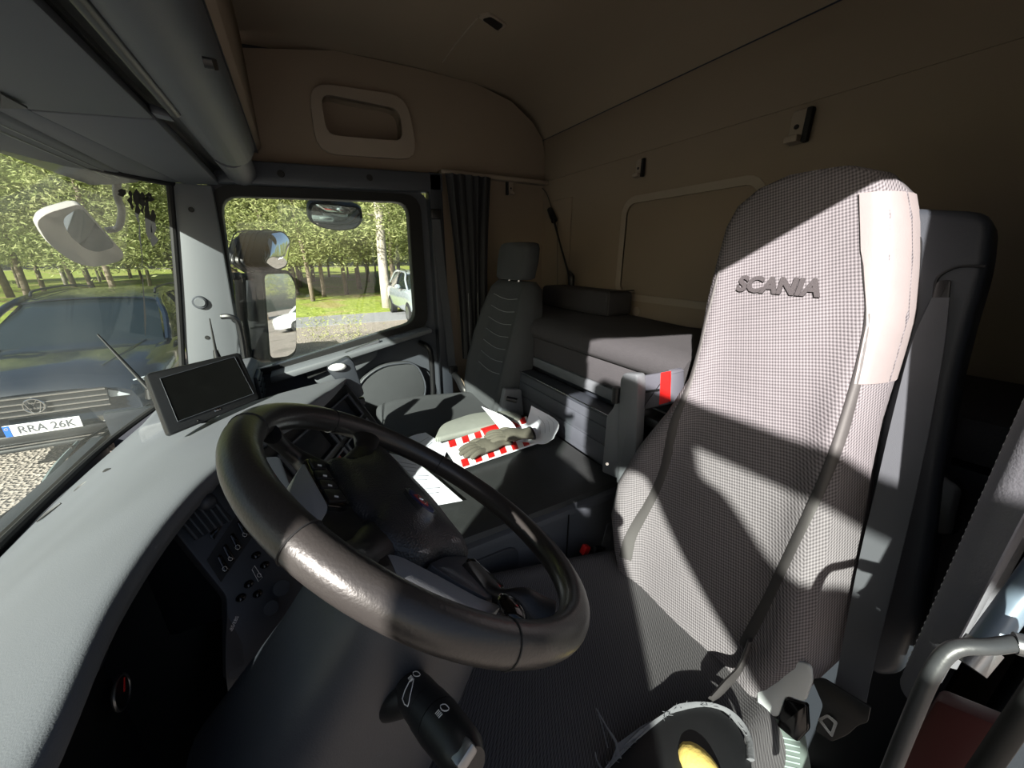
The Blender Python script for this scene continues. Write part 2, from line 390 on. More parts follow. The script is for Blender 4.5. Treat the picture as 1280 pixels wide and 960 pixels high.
# passenger door
XD = 2.19
win = rpoly([V(XD, .245, .255), V(XD, -.572, .28), V(XD, -.560, -.36), V(XD, .174, -.525), V(XD, .32, -.54)], .07)
dout = rpoly([V(XD, .285, .33), V(XD, -.68, .335), V(XD, -.70, -.5), V(XD, -.66, FL+.05), V(XD, .50, FL+.05), V(XD, .50, -.6), V(XD, .33, -.58)], .06)
b = MB(); plate(b, dout, [win], (.05, 0, 0)); door = b.build('door_1', m_dark2, kind='structure')
b = MB(); ring(b, rpoly([V(XD-.015, .275, .30), V(XD-.015, -.64, .32), V(XD-.015, -.635, -.40), V(XD-.015, .16, -.56), V(XD-.015, .345, -.57)], .09), [p+V(-.018, 0, 0) for p in win], (.03, 0, 0)); b.build('window_seal', m_rubber, door)
b = MB(); b.prism([p+V(.028, 0, 0) for p in win], (.004, 0, 0)); b.build('window_pane', m_glass, door)
# sill ledge, lit top, arm rest, pad, grab handle, pull
b = MB(); b.prism([V(2.06, .20, -.548), V(2.06, -.62, -.385), V(2.06, -.62, -.41), V(2.06, .20, -.585)], (.135, 0, .0), bev=.008); b.build('sill_ledge', m_grey, door)
ar = [P(388, 468, x=2.12), P(425, 447, x=2.12), P(470, 432, x=2.12), P(473, 445, x=2.12), P(450, 462, x=2.12), P(400, 485, x=2.12)]
b = MB(); b.prism(rpoly(ar, .03), (.07, 0, 0), bev=.008); b.build('arm_rest', m_grey, door)
b = MB(); b.prism(rpoly([P(380, 462, x=2.09), P(475, 424, x=2.09), P(474, 436, x=2.09), P(385, 474, x=2.09)], .01), (.03, 0, 0), bev=.004); b.build('pull_handle', m_steel, door)
pad = rpoly([V(2.13, -.20, -.66), V(2.13, -.33, -.58), V(2.13, -.53, -.585), V(2.13, -.585, -.75), V(2.13, -.50, -.96), V(2.13, -.2, -1.0), V(2.13, -.14, -.85)], .07)
b = MB(); b.prism(pad, (.06, 0, 0), bev=.012); pd = b.build('door_pad', m_pseat, door)
b = MB(); b.tube([p+V(-.004, 0, 0) for p in pad], .005, seg=6, closed=True, sub=1); b.build('pad_piping', m_dark2, pd)
b = MB(); b.prism(rpoly([P(372, 466, x=2.1), P(384, 458, x=2.1), P(386, 461, x=2.1), P(374, 470, x=2.1)], .005), (.02, 0, 0)); b.build('window_switch', m_black, door)
hp = [V(2.16, -.57, -.48), V(2.10, -.60, -.50), V(2.09, -.61, -.56), V(2.09, -.61, -.70), V(2.09, -.605, -.80), V(2.11, -.59, -.85), V(2.16, -.57, -.86)]
b = MB(); b.tube(hp, .016, seg=10); b.build('grab_handle', m_black, door)
# front (black) arm bracket on the door frame edge near the mirror
b = MB(); b.tube([P(277, 396, x=2.12), P(288, 396, x=2.11), P(297, 402, x=2.11), P(302, 420, x=2.12), P(306, 447, x=2.13)], .012, seg=8); b.build('pillar_handle', m_black, pr)
# B pillar, passenger side
MB().box((2.17, -.715, -.45), (.08, .075, 1.75), bev=.01).build('trim_4', m_dark, kind='structure')
b4 = bpy.data.objects['trim_4']
# windscreen: curved glass and its black lower seal
xs = [.02, .16, .5, 1.05, 1.6, 1.95, 2.16]; yt = [.44, .57, .63, .65, .62, .53, .40]; yb = [.60, .78, .86, .88, .86, .78, .56]; zb = [-.70, -.72, -.77, -.79, -.77, -.71, -.58]
b = MB(); b.patch([[V(x, y, .30) for x, y in zip(xs, yt)], [V(x, y, z) for x, y, z in zip(xs, yb, zb)]], 5, 6, th=.005)
ws = b.build('window_1', m_wind, kind='structure')
rnd_ = random.Random(3)
m_grime = mat('black_grime', '#0d0d0e', .8, var=.2)
for k, (px, y0, y1, w_) in enumerate(((163, 238, 262, 3), (170, 236, 278, 4), (177, 240, 268, 3), (183, 244, 300, 3), (190, 262, 308, 4), (174, 270, 420, 1), (186, 240, 252, 6), (152, 236, 246, 5))):
    rows = []
    for j in range(7):
        yy = y0+(y1-y0)*j/6; xx = px+.05*(yy-y0)+rnd_.uniform(-1.5, 1.5); ww = w_*(.35+rnd_.random())*(1 if 0 < j < 6 else .2)
        rows.append([P(xx-ww, yy, x=1.955), P(xx+ww, yy, x=1.955)])
    g_ = MB(); g_.loft(rows, False, False); g_.build('grime_streak', m_grime, ws)
b = MB(); b.tube([V(x, y-.012, z+.012) for x, y, z in zip(xs, yb, zb)], .012, seg=8); b.build('lower_seal', m_rubber, ws)
b = MB(); b.tube([V(x, y-.01, .285) for x, y in zip(xs, yt)], .012, seg=8); b.build('upper_seal', m_rubber, ws)
b = MB(); b.tube([V(2.15, .40, .29), V(2.15, .43, .1), V(2.15, .48, -.2), V(2.15, .55, -.58)], .012, seg=8); b.build('side_seal', m_rubber, ws)
# ================================================================== overhead shelf
ov = thing('overhead_shelf', (1.0, .35, .3), 'long dark grey overhead shelf above the windscreen with padded roll front', 'shelf')
exx([(.68, .30), (.645, .262), (.585, .268), (.50, .283), (.49, .30), (.66, .42)], .10, 2.17, .006).build('front_lip', m_dark2, ov)
exx([(.497, .287), (.235, .303), (.245, .335), (.50, .33)], .14, 1.288, .006).build('shelf_door', m_dark2, ov)
MB().prism([V(1.296, .44, .29), V(1.296, .235, .303), V(2.14, .235, .290), V(2.14, .36, .285)], (0, 0, .03), bev=.005).build('shelf_door', m_dark2, ov)
MB().prism([V(1.296, .497, .291), V(1.296, .445, .294), V(2.14, .365, .289), V(2.14, .497, .285)], (0, 0, .03), bev=.003).build('shelf_panel', m_dark2, ov)
b = MB(); b.prism([V(.28, .24, .345), V(.28, .17, .345), V(2.16, .17, .345), V(2.16, .24, .345)], (0, 0, .02)); b.build('slot_back', m_black, ov)
exx([(.66, .42), (.645, .30), (.24, .335), (.235, .36), (.24, .42)], .14, 2.165).build('shelf_body', m_black, ov)
b = MB(); n = 28
def roll(x0, x1, c, r): return [[V(x, c[0]+r*cos(2*pi*j/n), c[1]+r*sin(2*pi*j/n)) for j in range(n)] for x in (x0, x0+.01, x1-.012, x1-.003, x1)]
rr = roll(.27, 1.76, (.14, .375), .075); rr[3] = roll(.27, 1.76, (.14, .375), .070)[3]; rr[4] = roll(.27, 1.76, (.14, .375), .06)[4]
b.loft(rr).build('padded_roll', m_dark2, ov)
b = MB(); rr = roll(1.765, 2.15, (.148, .355), .058); b.loft(rr).build('padded_roll', m_dark2, ov)
MB().cyl((1.82, .17, .325), (2.13, .17, .325), .02, seg=12).build('grip_bar', m_black, ov); MB().cyl((.32, .19, .315), (1.25, .19, .315), .012, seg=12).build('grip_bar', m_black, ov)
exx([(.235, .31), (.225, .308), (.20, .305), (.205, .32), (.235, .33)], 1.262, 1.300, .004).build('slot_divider', m_dark2, ov)
for z_, y_ in ((.279, .525), (.274, .548)):
    MB().cyl((.11, y_, z_), (2.05, y_, z_), .0028, seg=6).build('trim_strip', m_steel, ov)
exx([(.075, .43), (.055, .46), (.055, .87), (.075, .87)], .27, 2.17, .004).build('rear_board', m_beige, ov)
exx([(.14, .44), (.07, .43), (.07, .84), (.6, .84), (.6, .42)], .28, 2.16).build('shelf_core', m_dark, ov)
b = MB(); b.prism(rpoly([P(264, 72, y=.054), P(271, 74, y=.054), P(274, 88, y=.054), P(268, 88, y=.054)], .01), (0, .01, 0)); b.build('shelf_latch', m_black, ov)
b = MB(); b.prism([P(0, 114, z=.289), P(6, 118, z=.289), P(34, 133, z=.287), P(0, 133, z=.287)], (0, 0, -.004)); b.build('air_outlet', m_black, ov)
# ================================================================== dashboard
dash = thing('dashboard', (.9, .5, -.75), 'long dusty grey wraparound dashboard under the windscreen', 'dashboard')
st = [(.02, (.66, -.72), (.46, -.53), (.31, -.44)), (.2, (.79, -.745), (.5, -.54), (.285, -.425)), (.37, (.83, -.77), (.5, -.535), (.262, -.42)),
      (.55, (.84, -.78), (.5, -.525), (.262, -.41)), (.72, (.84, -.78), (.48, -.51), (.235, -.40)), (.85, (.85, -.79), (.45, -.49), (.18, -.387)),
      (1.05, (.85, -.79), (.40, -.475), (.045, -.376)), (1.2, (.85, -.79), (.40, -.48), (-.03, -.385)), (1.35, (.84, -.78), (.42, -.49), (-.085, -.40))]
rows = []
for x, a, m_, l in st:
    rows.append([V(x, *a), V(x, (a[0]+m_[0])/2, (a[1]+m_[1])/2+.010), V(x, *m_), V(x, (l[0]+m_[0])/2, (l[1]+m_[1])/2+.018), V(x, l[0]+.02, l[1]+.004), V(x, l[0], l[1]-.012), V(x, l[0]+.012, l[1]-.04)])
b = MB(); b.patch(rows, 5, 5, th=.012, nrm=(0, 0, 1)); b.build('dash_top', m_dash, dash, sharp=60)
b = MB(); b.patch([[V(1.35, .84, -.78), V(1.35, .42, -.49), V(1.35, .2, -.46)], [V(1.7, .84, -.78), V(1.7, .46, -.50), V(1.7, .25, -.485)], [V(2.13, .58, -.60), V(2.13, .42, -.52), V(2.13, .26, -.49)]], 4, 4, th=.02, nrm=(0, 0, 1)); b.build('passenger_top', m_dash, dash)
b = MB(); b.prism(rpoly([V(1.42, .24, -.45), V(1.42, .245, -.72), V(1.42, .5, -.78), V(1.42, .5, -.48)], .03), (.70, 0, 0), bev=.015); pv = b.build('passenger_front', m_dash, dash)
b = MB(); b.box((1.95, .236, -.55), (.16, .02, .12), bev=.01); pvt = b.build('air_vent', m_dark, dash)
b = MB()
for i in range(4): b.box((1.95, .225, -.51-.027*i), (.14, .012, .006))
b.build('vent_slats', m_black, pvt)
# lower bodies
b = MB(); b.box((1.75, .42, -1.0), (.74, .34, .5), bev=.02); b.build('glove_compartment', m_dark, dash)
b = MB(); b.box((.40, .43, -.94), (.72, .03, .80)); b.build('cluster_back', m_black, dash)
b = MB(); b.box((.03, .47, -.99), (.03, .24, .60)); b.build('dash_end', m_dark, dash)
# front defrost slots
def dz(y): return -.54-(y-.5)*.70 if y > .5 else -.42-(y-.262)*.50
def on_dash(px, py):
    d = ray(px, py); best = None
    for i in range(400):
        y = .27+.55*i/400; t = y/d.y; e = abs(d.z*t-dz(y)-.006)
        if best is None or e < best[0]: best = (e, d*t)
    return best[1]
for q in (((46, 652), (76, 629)), ((93, 614), (110, 601)), ((129, 590), (138, 586))):
    a_, c_ = on_dash(*q[0]), on_dash(*q[1])
    b = MB(); b.tube([a_, a_.lerp(c_, .5), c_], [.002, .006, .002], seg=6, sub=1); b.build('defrost_slot', m_black, dash)
# instrument cluster gauges
def gauge(px, py, r, y=.40, x=None):
    p = P(px, py, y=y); b = MB(); b.tube([p+V(r*cos(a), 0, r*sin(a)) for a in [2*pi*i/24 for i in range(24)]], .003, seg=6, closed=True, sub=1); o = b.build('gauge_ring', m_steel, dash)
    b = MB(); b.cyl(p+V(0, .004, 0), p+V(0, -.001, 0), r*.96); b.build('gauge_face', m_black, o)
    b = MB(); b.prism([p+V(.002, -.003, 0), p+V(-.002, -.003, 0), p+V(r*.5, -.003, r*.6)], (0, -.002, 0)); b.build('gauge_needle', m_red, o)
gauge(112, 800, .055); gauge(152, 865, .028); gauge(60, 900, .05)
# angled wing panel with vent and switches
WA, WN = V(.78, .28, -.426), V(-.673, -.403, .618)
def WPn(px, py, h=0): return PL(px, py, WA+WN.normalized()*h, WN)
Nn = WN.normalized()
b = MB(); b.prism(rpoly([WPn(*q) for q in ((198, 640), (232, 600), (285, 574), (350, 570), (420, 760), (345, 850), (285, 850), (283, 745))], .01), -Nn*.04, bev=.003)
wp = b.build('switch_panel', m_dark, dash)
vq = [(212, 640), (252, 598), (290, 650), (243, 676)]
b = MB(); b.prism([WPn(*q, h=.001) for q in vq], Nn*.003); av = b.build('air_vent', m_black, wp)
vq2 = [(252, 598), (275, 588), (300, 622), (282, 640)]
b = MB(); b.prism([WPn(*q, h=.001) for q in vq2], Nn*.003, bev=.001); b.build('vent_end', m_black, av)
b = MB()
for i in range(6):
    t = (i+.5)/6; a_ = WPn(212+(252-212)*t, 640+(598-640)*t, .004); c_ = WPn(243+(290-243)*t, 676+(650-676)*t, .004)
    b.prism([a_, c_, c_+Nn*.006, a_+Nn*.006], (c_-a_).cross(Nn).normalized()*.0025)
b.build('vent_slats', m_dark2, av)
b = MB(); b.sphere(WPn(258, 628, .006), .016, seg=16); b.build('vent_thumbwheel', m_dark, av)
b = MB(); b.prism(rpoly([WPn(*q) for q in ((261, 670), (275, 648), (280, 654), (267, 676))], .004), Nn*.003, bev=.001); b.build('small_switch', m_gloss, wp)
b = MB(); b.prism([WPn(*q) for q in ((258, 700), (296, 642), (316, 670), (276, 728))], Nn*.0015); sf = b.build('switch_frame', m_black, wp)
for i, (cx, cy) in enumerate(((301, 664), (292, 680), (283, 694), (276, 707))):
    b = MB(); pts = [WPn(cx-6, cy-10, .002), WPn(cx-1, cy-14, .002), WPn(cx+11, cy+6, .002), WPn(cx+4, cy+10, .002)]
    b.prism(rpoly(pts, .006), Nn*.007, bev=.002); k_ = b.build('rocker_switch', m_gloss, wp)
    e = WPn(cx+5, cy+4, .0095); b = MB(); b.tube([e+(WPn(cx+5+3*cos(a), cy+4+3*sin(a), .0095)-e) for a in [2*pi*j/8 for j in range(8 if i % 2 else 6)]], .0004, seg=4, closed=True, sub=1); b.build('switch_symbol', m_print, k_)
for cx, cy in ((320, 694), (331, 706), (311, 730), (322, 742), (301, 747)):
    b = MB(); b.sphere(WPn(cx, cy, .001), .0085, (1, 1, .7), 12); b.build('push_button', m_gloss, wp)
b = MB(); b.tube([WPn(*q, h=.002) for q in ((315, 712), (318, 707), (328, 722), (323, 727))], .0005, seg=4, closed=True, sub=1); b.tube([WPn(324+2.5*cos(a), 719+2.5*sin(a), .002) for a in [j*pi/4 for j in range(8)]], .0005, seg=4, closed=True, sub=1); b.build('switch_symbol', m_print, wp)
b = MB(); b.cyl(WPn(339, 760), WPn(339, 760, .02), .012); b.build('rotary_knob', m_black, wp); b = MB(); b.cyl(WPn(352, 735), WPn(352, 735, .012), .014); b.build('rotary_knob', m_black, wp)
text('panel_lettering', 'ABS/EBS', WPn(292, 781, .0012), WPn(295, 775)-WPn(288, 790), WPn(288, 780)-WPn(296, 784), .0075, m_print, wp, ext=.0002)
# knee panel beside the column
b = MB(); b.patch([[WPn(285, 745, -.002), WPn(283, 850, -.002), V(.56, .22, -.85), V(.5, .25, -1.1)], [WPn(355, 800, -.01), WPn(350, 870, -.01), V(.50, .17, -.85), V(.47, .2, -1.1)]], 4, 4, th=.01); b.build('knee_panel', m_dark, dash)
b = MB(); b.box((.56, .30, -1.1), (.16, .16, .5), bev=.02); b.build('pedal_bulkhead', m_rubber, dash)
# centre stack: face with open slots
F0, F1, F2, F3 = V(.90, .14, -.41), V(1.33, -.085, -.415), V(1.33, -.205, -.66), V(.90, .02, -.70)
fe1 = (F1-F0); fe2 = (F3-F0)
def FQ(u, v, h=0):
    p = F0*(1-u)*(1-v)+F1*u*(1-v)+F2*u*v+F3*(1-u)*v; return p+FN*h
FN = fe1.cross(fe2).normalized()
if FN.y > 0: FN = -FN
def slot(u0, v0, u1, v1): return [FQ(u0, v0), FQ(u1, v0), FQ(u1, v1), FQ(u0, v1)]
slots = [slot(.08, .10, .50, .42), slot(.55, .10, .92, .42), slot(.08, .50, .50, .80), slot(.55, .50, .92, .80)]
b = MB(); plate(b, [FQ(0, 0), FQ(1, 0), FQ(1, 1), FQ(0, 1)], slots, -FN*.02); cs = b.build('centre_stack', m_black, dash)
for s_ in slots:
    b = MB(); cen = sum(s_, Vector())/4; out = [cen+(p-cen)*1.06+FN*.002 for p in s_]; ring(b, out, [cen+(p-cen)*.94+FN*.002 for p in s_], FN*.004); b.build('slot_frame', m_dark2, cs)
b = MB(); b.prism([p-FN*.09 for p in (FQ(0, 0), FQ(1, 0), FQ(1, 1), FQ(0, 1))], -FN*.01); b.box((1.12, .12, -.98), (.46, .3, .62), bev=.02); b.prism([V(1.335, -.08, -.40), V(1.335, -.21, -.67), V(1.335, -.05, -1.3), V(1.335, .35, -1.3), V(1.335, .35, -.46)], (.02, 0, 0)); b.build('stack_body', m_dark, cs)
b = MB(); b.prism([PL(*q, FQ(.3, .6)-FN*.03, FN) for q in ((410, 572), (425, 557), (433, 570), (424, 577))], -FN*.012); b.build('hazard_card', m_red, cs)
tag(bpy.data.objects['hazard_card'], 'red card in the lower slot')
# passenger side pole and the handset with its white top
b = MB(); b.tube([P(436, 478, x=1.37), P(448, 505, x=1.375), P(462, 530, x=1.38), P(474, 552, x=1.385)], .010, seg=8)
hs = thing('handset_holder', P(440, 480, x=1.37), 'dark upright handset holder with white oval top beside the centre stack', 'handset')
b.build('support_tube', m_dark2, hs)
hb = rpoly([P(q[0], q[1], x=1.36) for q in ((408, 462), (436, 447), (442, 452), (456, 494), (444, 500), (422, 478))], .012)
b = MB(); b.prism(hb, (.05, .0, 0), bev=.006); b.build('handset_body', m_dark, hs)
b = MB(); b.sphere(P(422, 459, x=1.352), .024, (.5, 1.2, .55), 16); b.build('white_cap', m_white, hs, 'white oval cap')
b = MB(); b.box(P(448, 502, x=1.375), (.03, .045, .03), bev=.008); b.build('holder_joint', m_black, hs)
# ================================================================== steering wheel
WC = V(.423, -.103, -.314); th_, ph_ = radians(52.3), radians(3.2)
WN_ = V(sin(ph_)*cos(th_), -cos(th_)*cos(ph_), sin(th_)); WR = V(0, 0, 1).cross(WN_).normalized(); WU = WN_.cross(WR)
def wq(px, py, h=0): return PL(px, py, WC+WN_*h, WN_)
sw = thing('steering_wheel', WC, 'large black steering wheel with worn shiny rim before the driver seat', 'steering wheel')
RR = .227
def rimp(a, R=RR, h=0): return WC+WR*(R*cos(a))+WU*(R*sin(a))+WN_*h
b = MB(); b.tube([rimp(2*pi*i/96) for i in range(96)], .0185, seg=20, closed=True, sub=1, up=WN_); b.build('rim', m_leather, sw, sharp=80)
for a in (28, 78, 128, 176, 330):
    a = radians(a); c_ = rimp(a); u_ = (WR*cos(a)+WU*sin(a)); b = MB(); b.tube([c_+(u_*cos(t)+WN_*sin(t))*.0187 for t in [2*pi*j/24 for j in range(24)]], .0009, seg=5, closed=True, sub=1); b.build('rim_seam', m_rubber, sw)
def wpoly(name, px, h, th, m, rad=.006, bev=.002, parent=None, label=None):
    b = MB(); b.prism(rpoly([wq(*q, h=h) for q in px], rad), WN_*(-th), bev=bev); return b.build(name, m, parent or sw, label)
m_spoke = mat('grey_spoke_plastic', '#83878c', .45, bump=.15, scale=400, var=.05)
# hub body and airbag pad
padpx = [(409, 577), (430, 579), (450, 572), (456, 562), (467, 559), (482, 571), (510, 600), (540, 632), (565, 665), (585, 692), (575, 695), (552, 692), (532, 702), (490, 686), (470, 673), (460, 652), (436, 630), (424, 606), (414, 590)]
o0 = [wq(*q, h=-.020) for q in padpx]; o0 = crom(o0, 3, True); cen = sum(o0, Vector())/len(o0)
b = MB(); b.loft([[p-WN_*.03 for p in o0], o0, [cen+(p-cen)*.97+WN_*.006 for p in o0], [cen+(p-cen)*.88+WN_*.013 for p in o0], [cen+(p-cen)*.6+WN_*.019 for p in o0], [cen+(p-cen)*.25+WN_*.021 for p in o0]])
b.build('airbag_pad', m_pad, sw, sharp=60)
b = MB(); b.loft([[cen+(p-cen)*.7-WN_*.09 for p in o0], [cen+(p-cen)*.95-WN_*.05 for p in o0], [cen+(p-cen)*1.03-WN_*.028 for p in o0]]); b.build('hub_shell', m_dark, sw)
wpoly('spoke_cover', [(380, 577), (370, 592), (360, 617), (380, 640), (400, 655), (412, 634), (394, 602)], -.010, .02, m_spoke, .01, label='grey spoke cover')
wpoly('spoke_cover', [(473, 690), (500, 694), (545, 717), (600, 747), (628, 757), (616, 768), (560, 752), (510, 730), (488, 713)], -.020, .02, m_spoke, .008, label='grey spoke cover')
wpoly('spoke_base', [(409, 634), (437, 631), (455, 650), (470, 674), (486, 692), (500, 725), (490, 718), (440, 690), (398, 657)], -.018, .03, m_black, .01)
wpoly('button_strip', [(381, 572), (403, 576), (414, 590), (439, 630), (432, 634), (408, 631), (391, 603)], -.012, .02, m_gloss, .006)
bs = bpy.data.objects['button_strip']
for q in (((384, 575), (401, 578), (408, 588), (391, 588)), ((391, 590), (409, 590), (415, 601), (396, 600)), ((397, 602), (416, 603), (422, 612), (401, 612)), ((402, 614), (423, 614), (433, 628), (410, 629))):
    b = MB(); b.prism(rpoly([wq(*p, h=-.0125) for p in q], .003), WN_*.003, bev=.001); k_ = b.build('wheel_button', m_black, bs)
    cx = sum(p[0] for p in q)/4; cy = sum(p[1] for p in q)/4
    b = MB(); b.prism([wq(cx+1, cy-2, h=-.009), wq(cx+6, cy-1, h=-.009), wq(cx+6, cy+1, h=-.009), wq(cx+1, cy, h=-.009)], WN_*.0003); b.build('button_symbol', m_print, k_)
wpoly('lower_module', [(536, 704), (556, 695), (582, 694), (628, 736), (634, 744), (608, 747), (575, 730)], -.018, .02, m_dark, .006)
wpoly('lower_buttons', [(584, 697), (594, 697), (632, 733), (624, 736)], -.014, .01, m_gloss, .003)
def spoke(pts, rs, m=m_black, name='spoke', flat=.55): 
    b = MB(); b.tube(pts, rs, seg=14, up=WR.lerp(WU, .4), flat=flat, sub=5); return b.build(name, m, sw, sharp=70)
spoke([wq(336, 541, -.004), wq(352, 556, -.018), wq(372, 572, -.03), wq(400, 592, -.035)], [.020, .017, .019, .03])
spoke([wq(458, 548, -.004), wq(456, 563, -.012), wq(448, 585, -.025)], [.022, .016, .03])
spoke([wq(430, 705, -.006), wq(455, 690, -.020), wq(480, 670, -.03)], [.018, .018, .03])
spoke([wq(690, 775, -.004), wq(655, 762, -.012), wq(625, 750, -.022), wq(590, 720, -.03)], [.02, .022, .018, .03])
b = MB(); b.sphere(wq(640, 760, -.005), .02, (1, .8, .35), 16, rot=Matrix((WR, WU, WN_)).transposed()); b.build('spoke_recess', m_gloss, sw)
# emblem: oval shield badge
ec = wq(526, 627, .006); b = MB(); eu = (wq(546, 647, .006)-wq(508, 612, .006)).normalized(); ev = eu.cross(WN_)
b.loft([[ec+eu*(.030*cos(t))+ev*(.011*sin(t))+WN_*h for t in [2*pi*j/24 for j in range(24)]] for h in (-.012, .001)]); eb = b.build('emblem', m_chrome, sw, 'oval crest badge with red and blue shield')
b = MB(); b.loft([[ec+eu*(.024*cos(t))+ev*(.008*sin(t))+WN_*h for t in [2*pi*j/24 for j in range(24)]] for h in (0, .002)]); b.build('emblem_field', mat('emblem_blue', '#1c2350', .3), eb)
b = MB(); b.prism([ec+eu*x+ev*y+WN_*.002 for x, y in ((-.012, -.004), (.006, -.006), (.013, 0), (.006, .006), (-.012, .004))], WN_*.001); b.build('emblem_shield', mat('emblem_red', '#a93d3a', .35), eb)
b = MB(); b.tube([ec+eu*x+ev*y+WN_*.0035 for x, y in ((-.008, 0), (-.003, .003), (.002, -.001), (.008, .001))], .0012, seg=5); b.build('emblem_head', m_chrome, eb)
# column shroud and stalk
b = MB(); rings = []
for s_, a_, c2, off in ((.055, .060, .055, -.01), (.075, .090, .085, -.03), (.14, .105, .115, -.05), (.25, .11, .125, -.06), (.42, .12, .14, -.06)):
    c_ = WC - WN_*s_ + WU*off + WR*.0
    rings.append([c_+WR*(a_*math.copysign(abs(cos(t))**.55, cos(t)))+WU*(c2*math.copysign(abs(sin(t))**.55, sin(t))) for t in [2*pi*j/32 for j in range(32)]])
cl = thing('steering_column', WC-WN_*.2, 'dark blue grey steering column shroud beneath the steering wheel', 'steering column')
b.loft(rings); b.build('shroud', m_dark, cl, sharp=60)
S0 = P(470, 888, x=.345); S1 = P(490, 880, x=.315); S2 = ray(520, 868)*.00090; S3 = ray(550, 905)*.00080; S4 = ray(582, 945)*.00072
b = MB(); u_ = (S1-S0).normalized(); v1 = u_.orthogonal().normalized(); v2 = u_.cross(v1)
b.tube([S0+(v1*cos(t)+v2*sin(t))*.032+V(-.006, 0, 0) for t in [2*pi*j/28 for j in range(28)]], .006, seg=8, closed=True, sub=1); b.build('stalk_collar', m_dark, cl)
b = MB(); b.sphere(S0, .030, seg=18); b.build('stalk_boot', m_rubber, cl)
stk = thing('control_stalk', S0, 'black multifunction stalk with white light symbols below the steering wheel', 'stalk')
b = MB(); b.tube([S0, S1, S2-(S2-S1)*.15], [.013, .016, .018], seg=18, sub=4); b.build('stalk_arm', m_gloss if False else m_black, stk)
ax = (S4-S2).normalized(); b = MB(); b.tube([S2-ax*.022, S2-ax*.018, S2, S2.lerp(S4, .28)], [.012, .0185, .021, .0215], seg=24, sub=1); b.build('dimmer_ring', m_black, stk)
b = MB(); b.tube([S2.lerp(S4, .29), S2.lerp(S4, .52)], [.022, .0225], seg=24, sub=1); b.build('light_ring', m_black, stk)
b = MB(); b.tube([S2.lerp(S4, .53), S2.lerp(S4, .9), S4, S4+ax*.012], [.0225, .0205, .019, .013], seg=24, sub=1); b.build('stalk_end', m_black, stk)
toc = (-S3).normalized(); vv = (toc-ax*toc.dot(ax)).normalized(); hh = ax.cross(vv)
def onst(f, a, r): c_ = S2.lerp(S4, f); return c_+(vv*cos(a)+hh*sin(a))*r
b = MB(); b.tube([onst(.06, -.1, .0225), onst(.1, .55, .0222), onst(.24, .55, .0224), onst(.2, .2, .0224), onst(.08, -.3, .0225)], .0006, seg=4, closed=True, sub=2); b.build('dimmer_symbol', m_print, stk)
for f_, a0 in ((.02, -.55), (.66, -.5)):
    b = MB(); b.tube([onst(f_-.03, a0-.15, .0222), onst(f_-.05, a0+.05, .0222), onst(f_+.01, a0+.12, .0222), onst(f_+.05, a0, .0222), onst(f_+.04, a0-.15, .0222)], .0005, seg=4, closed=True, sub=2)
    for k in range(4): b.tube([onst(f_-.02+.022*k, a0+.2, .0222), onst(f_-.02+.022*k, a0+.4, .022)], .0005, seg=4, sub=1)
    b.build('lamp_symbol', m_print, stk)
b = MB(); b.box(S4+ax*.004+vv*.010, (.02, .02, .012), rot=Matrix((hh, ax, vv)).transposed(), bev=.003); b.build('end_button', m_steel, stk)
# ================================================================== driver's seat
SY = lambda z: -.70-.2533*(z+.82)
SU = V(0, -.2533, 1).normalized(); SN = V(0, 1, .2533).normalized()
def SP(px, py, off=0): return PL(px, py, V(0, -.70, -.82)+SN*off, SN)
ds = thing('truck_seat', (.42, -.5, FL+.02), 'tall high-backed driver seat in sunlit light grey dotted fabric with lettering', 'seat')
lev = [(-.87, .600, .175, .10, .02), (-.80, .640, .148, .13, .035), (-.72, .678, .130, .14, .045), (-.62, .688, .145, .14, .045), (-.5, .655, .170, .13, .04), (-.38, .603, .198, .12, .03),
       (-.29, .578, .215, .11, .02), (-.2, .585, .224, .11, .012), (-.1, .602, .235, .11, .008), (0, .610, .262, .11, .006), (.07, .613, .285, .105, .004), (.115, .600, .305, .095, .002), (.148, .560, .335, .07, 0), (.166, .500, .385, .035, 0)]
def sringv(z, xl, xr, th, bol):
    xc, hw = (xl+xr)/2, (xl-xr)/2; r = []
    for i in range(21):
        u = 1-2*i/20
        y = SY(z)+bol*math.exp(-((abs(u)-.80)/.2)**2)-.5*th*max(0, (abs(u)-.82)/.18)**2.5+.008*(1-u*u)
        r.append(V(xc+hw*math.copysign(abs(u)**.9, u), y, z))
    for i in range(9):
        u = -1+2*i/8; r.append(V(xc+hw*u*.97, SY(z)-th-.02*(1-u*u), z))
    return r
b = MB(); b.loft([sringv(*l) for l in lev]); back = b.build('backrest', m_seat, ds, sharp=75)
def sfront(x, z, off=.003):
    for i in range(len(lev)-1):
        if lev[i][0] <= z <= lev[i+1][0]: break
    t = (z-lev[i][0])/(lev[i+1][0]-lev[i][0]); l = [lev[i][k]*(1-t)+lev[i+1][k]*t for k in range(5)]
    xc, hw = (l[1]+l[2])/2, (l[1]-l[2])/2; u = max(-1, min(1, math.copysign(abs((x-xc)/hw)**(1/.9), x-xc)))
    return V(x, SY(z)+l[4]*math.exp(-((abs(u)-.80)/.2)**2)-.5*l[3]*max(0, (abs(u)-.82)/.18)**2.5+.008*(1-u*u)+off, z)
def sedge(z, k):
    for i in range(len(lev)-1):
        if lev[i][0] <= z <= lev[i+1][0]: break
    t = (z-lev[i][0])/(lev[i+1][0]-lev[i][0]); return lev[i][k]*(1-t)+lev[i+1][k]*t
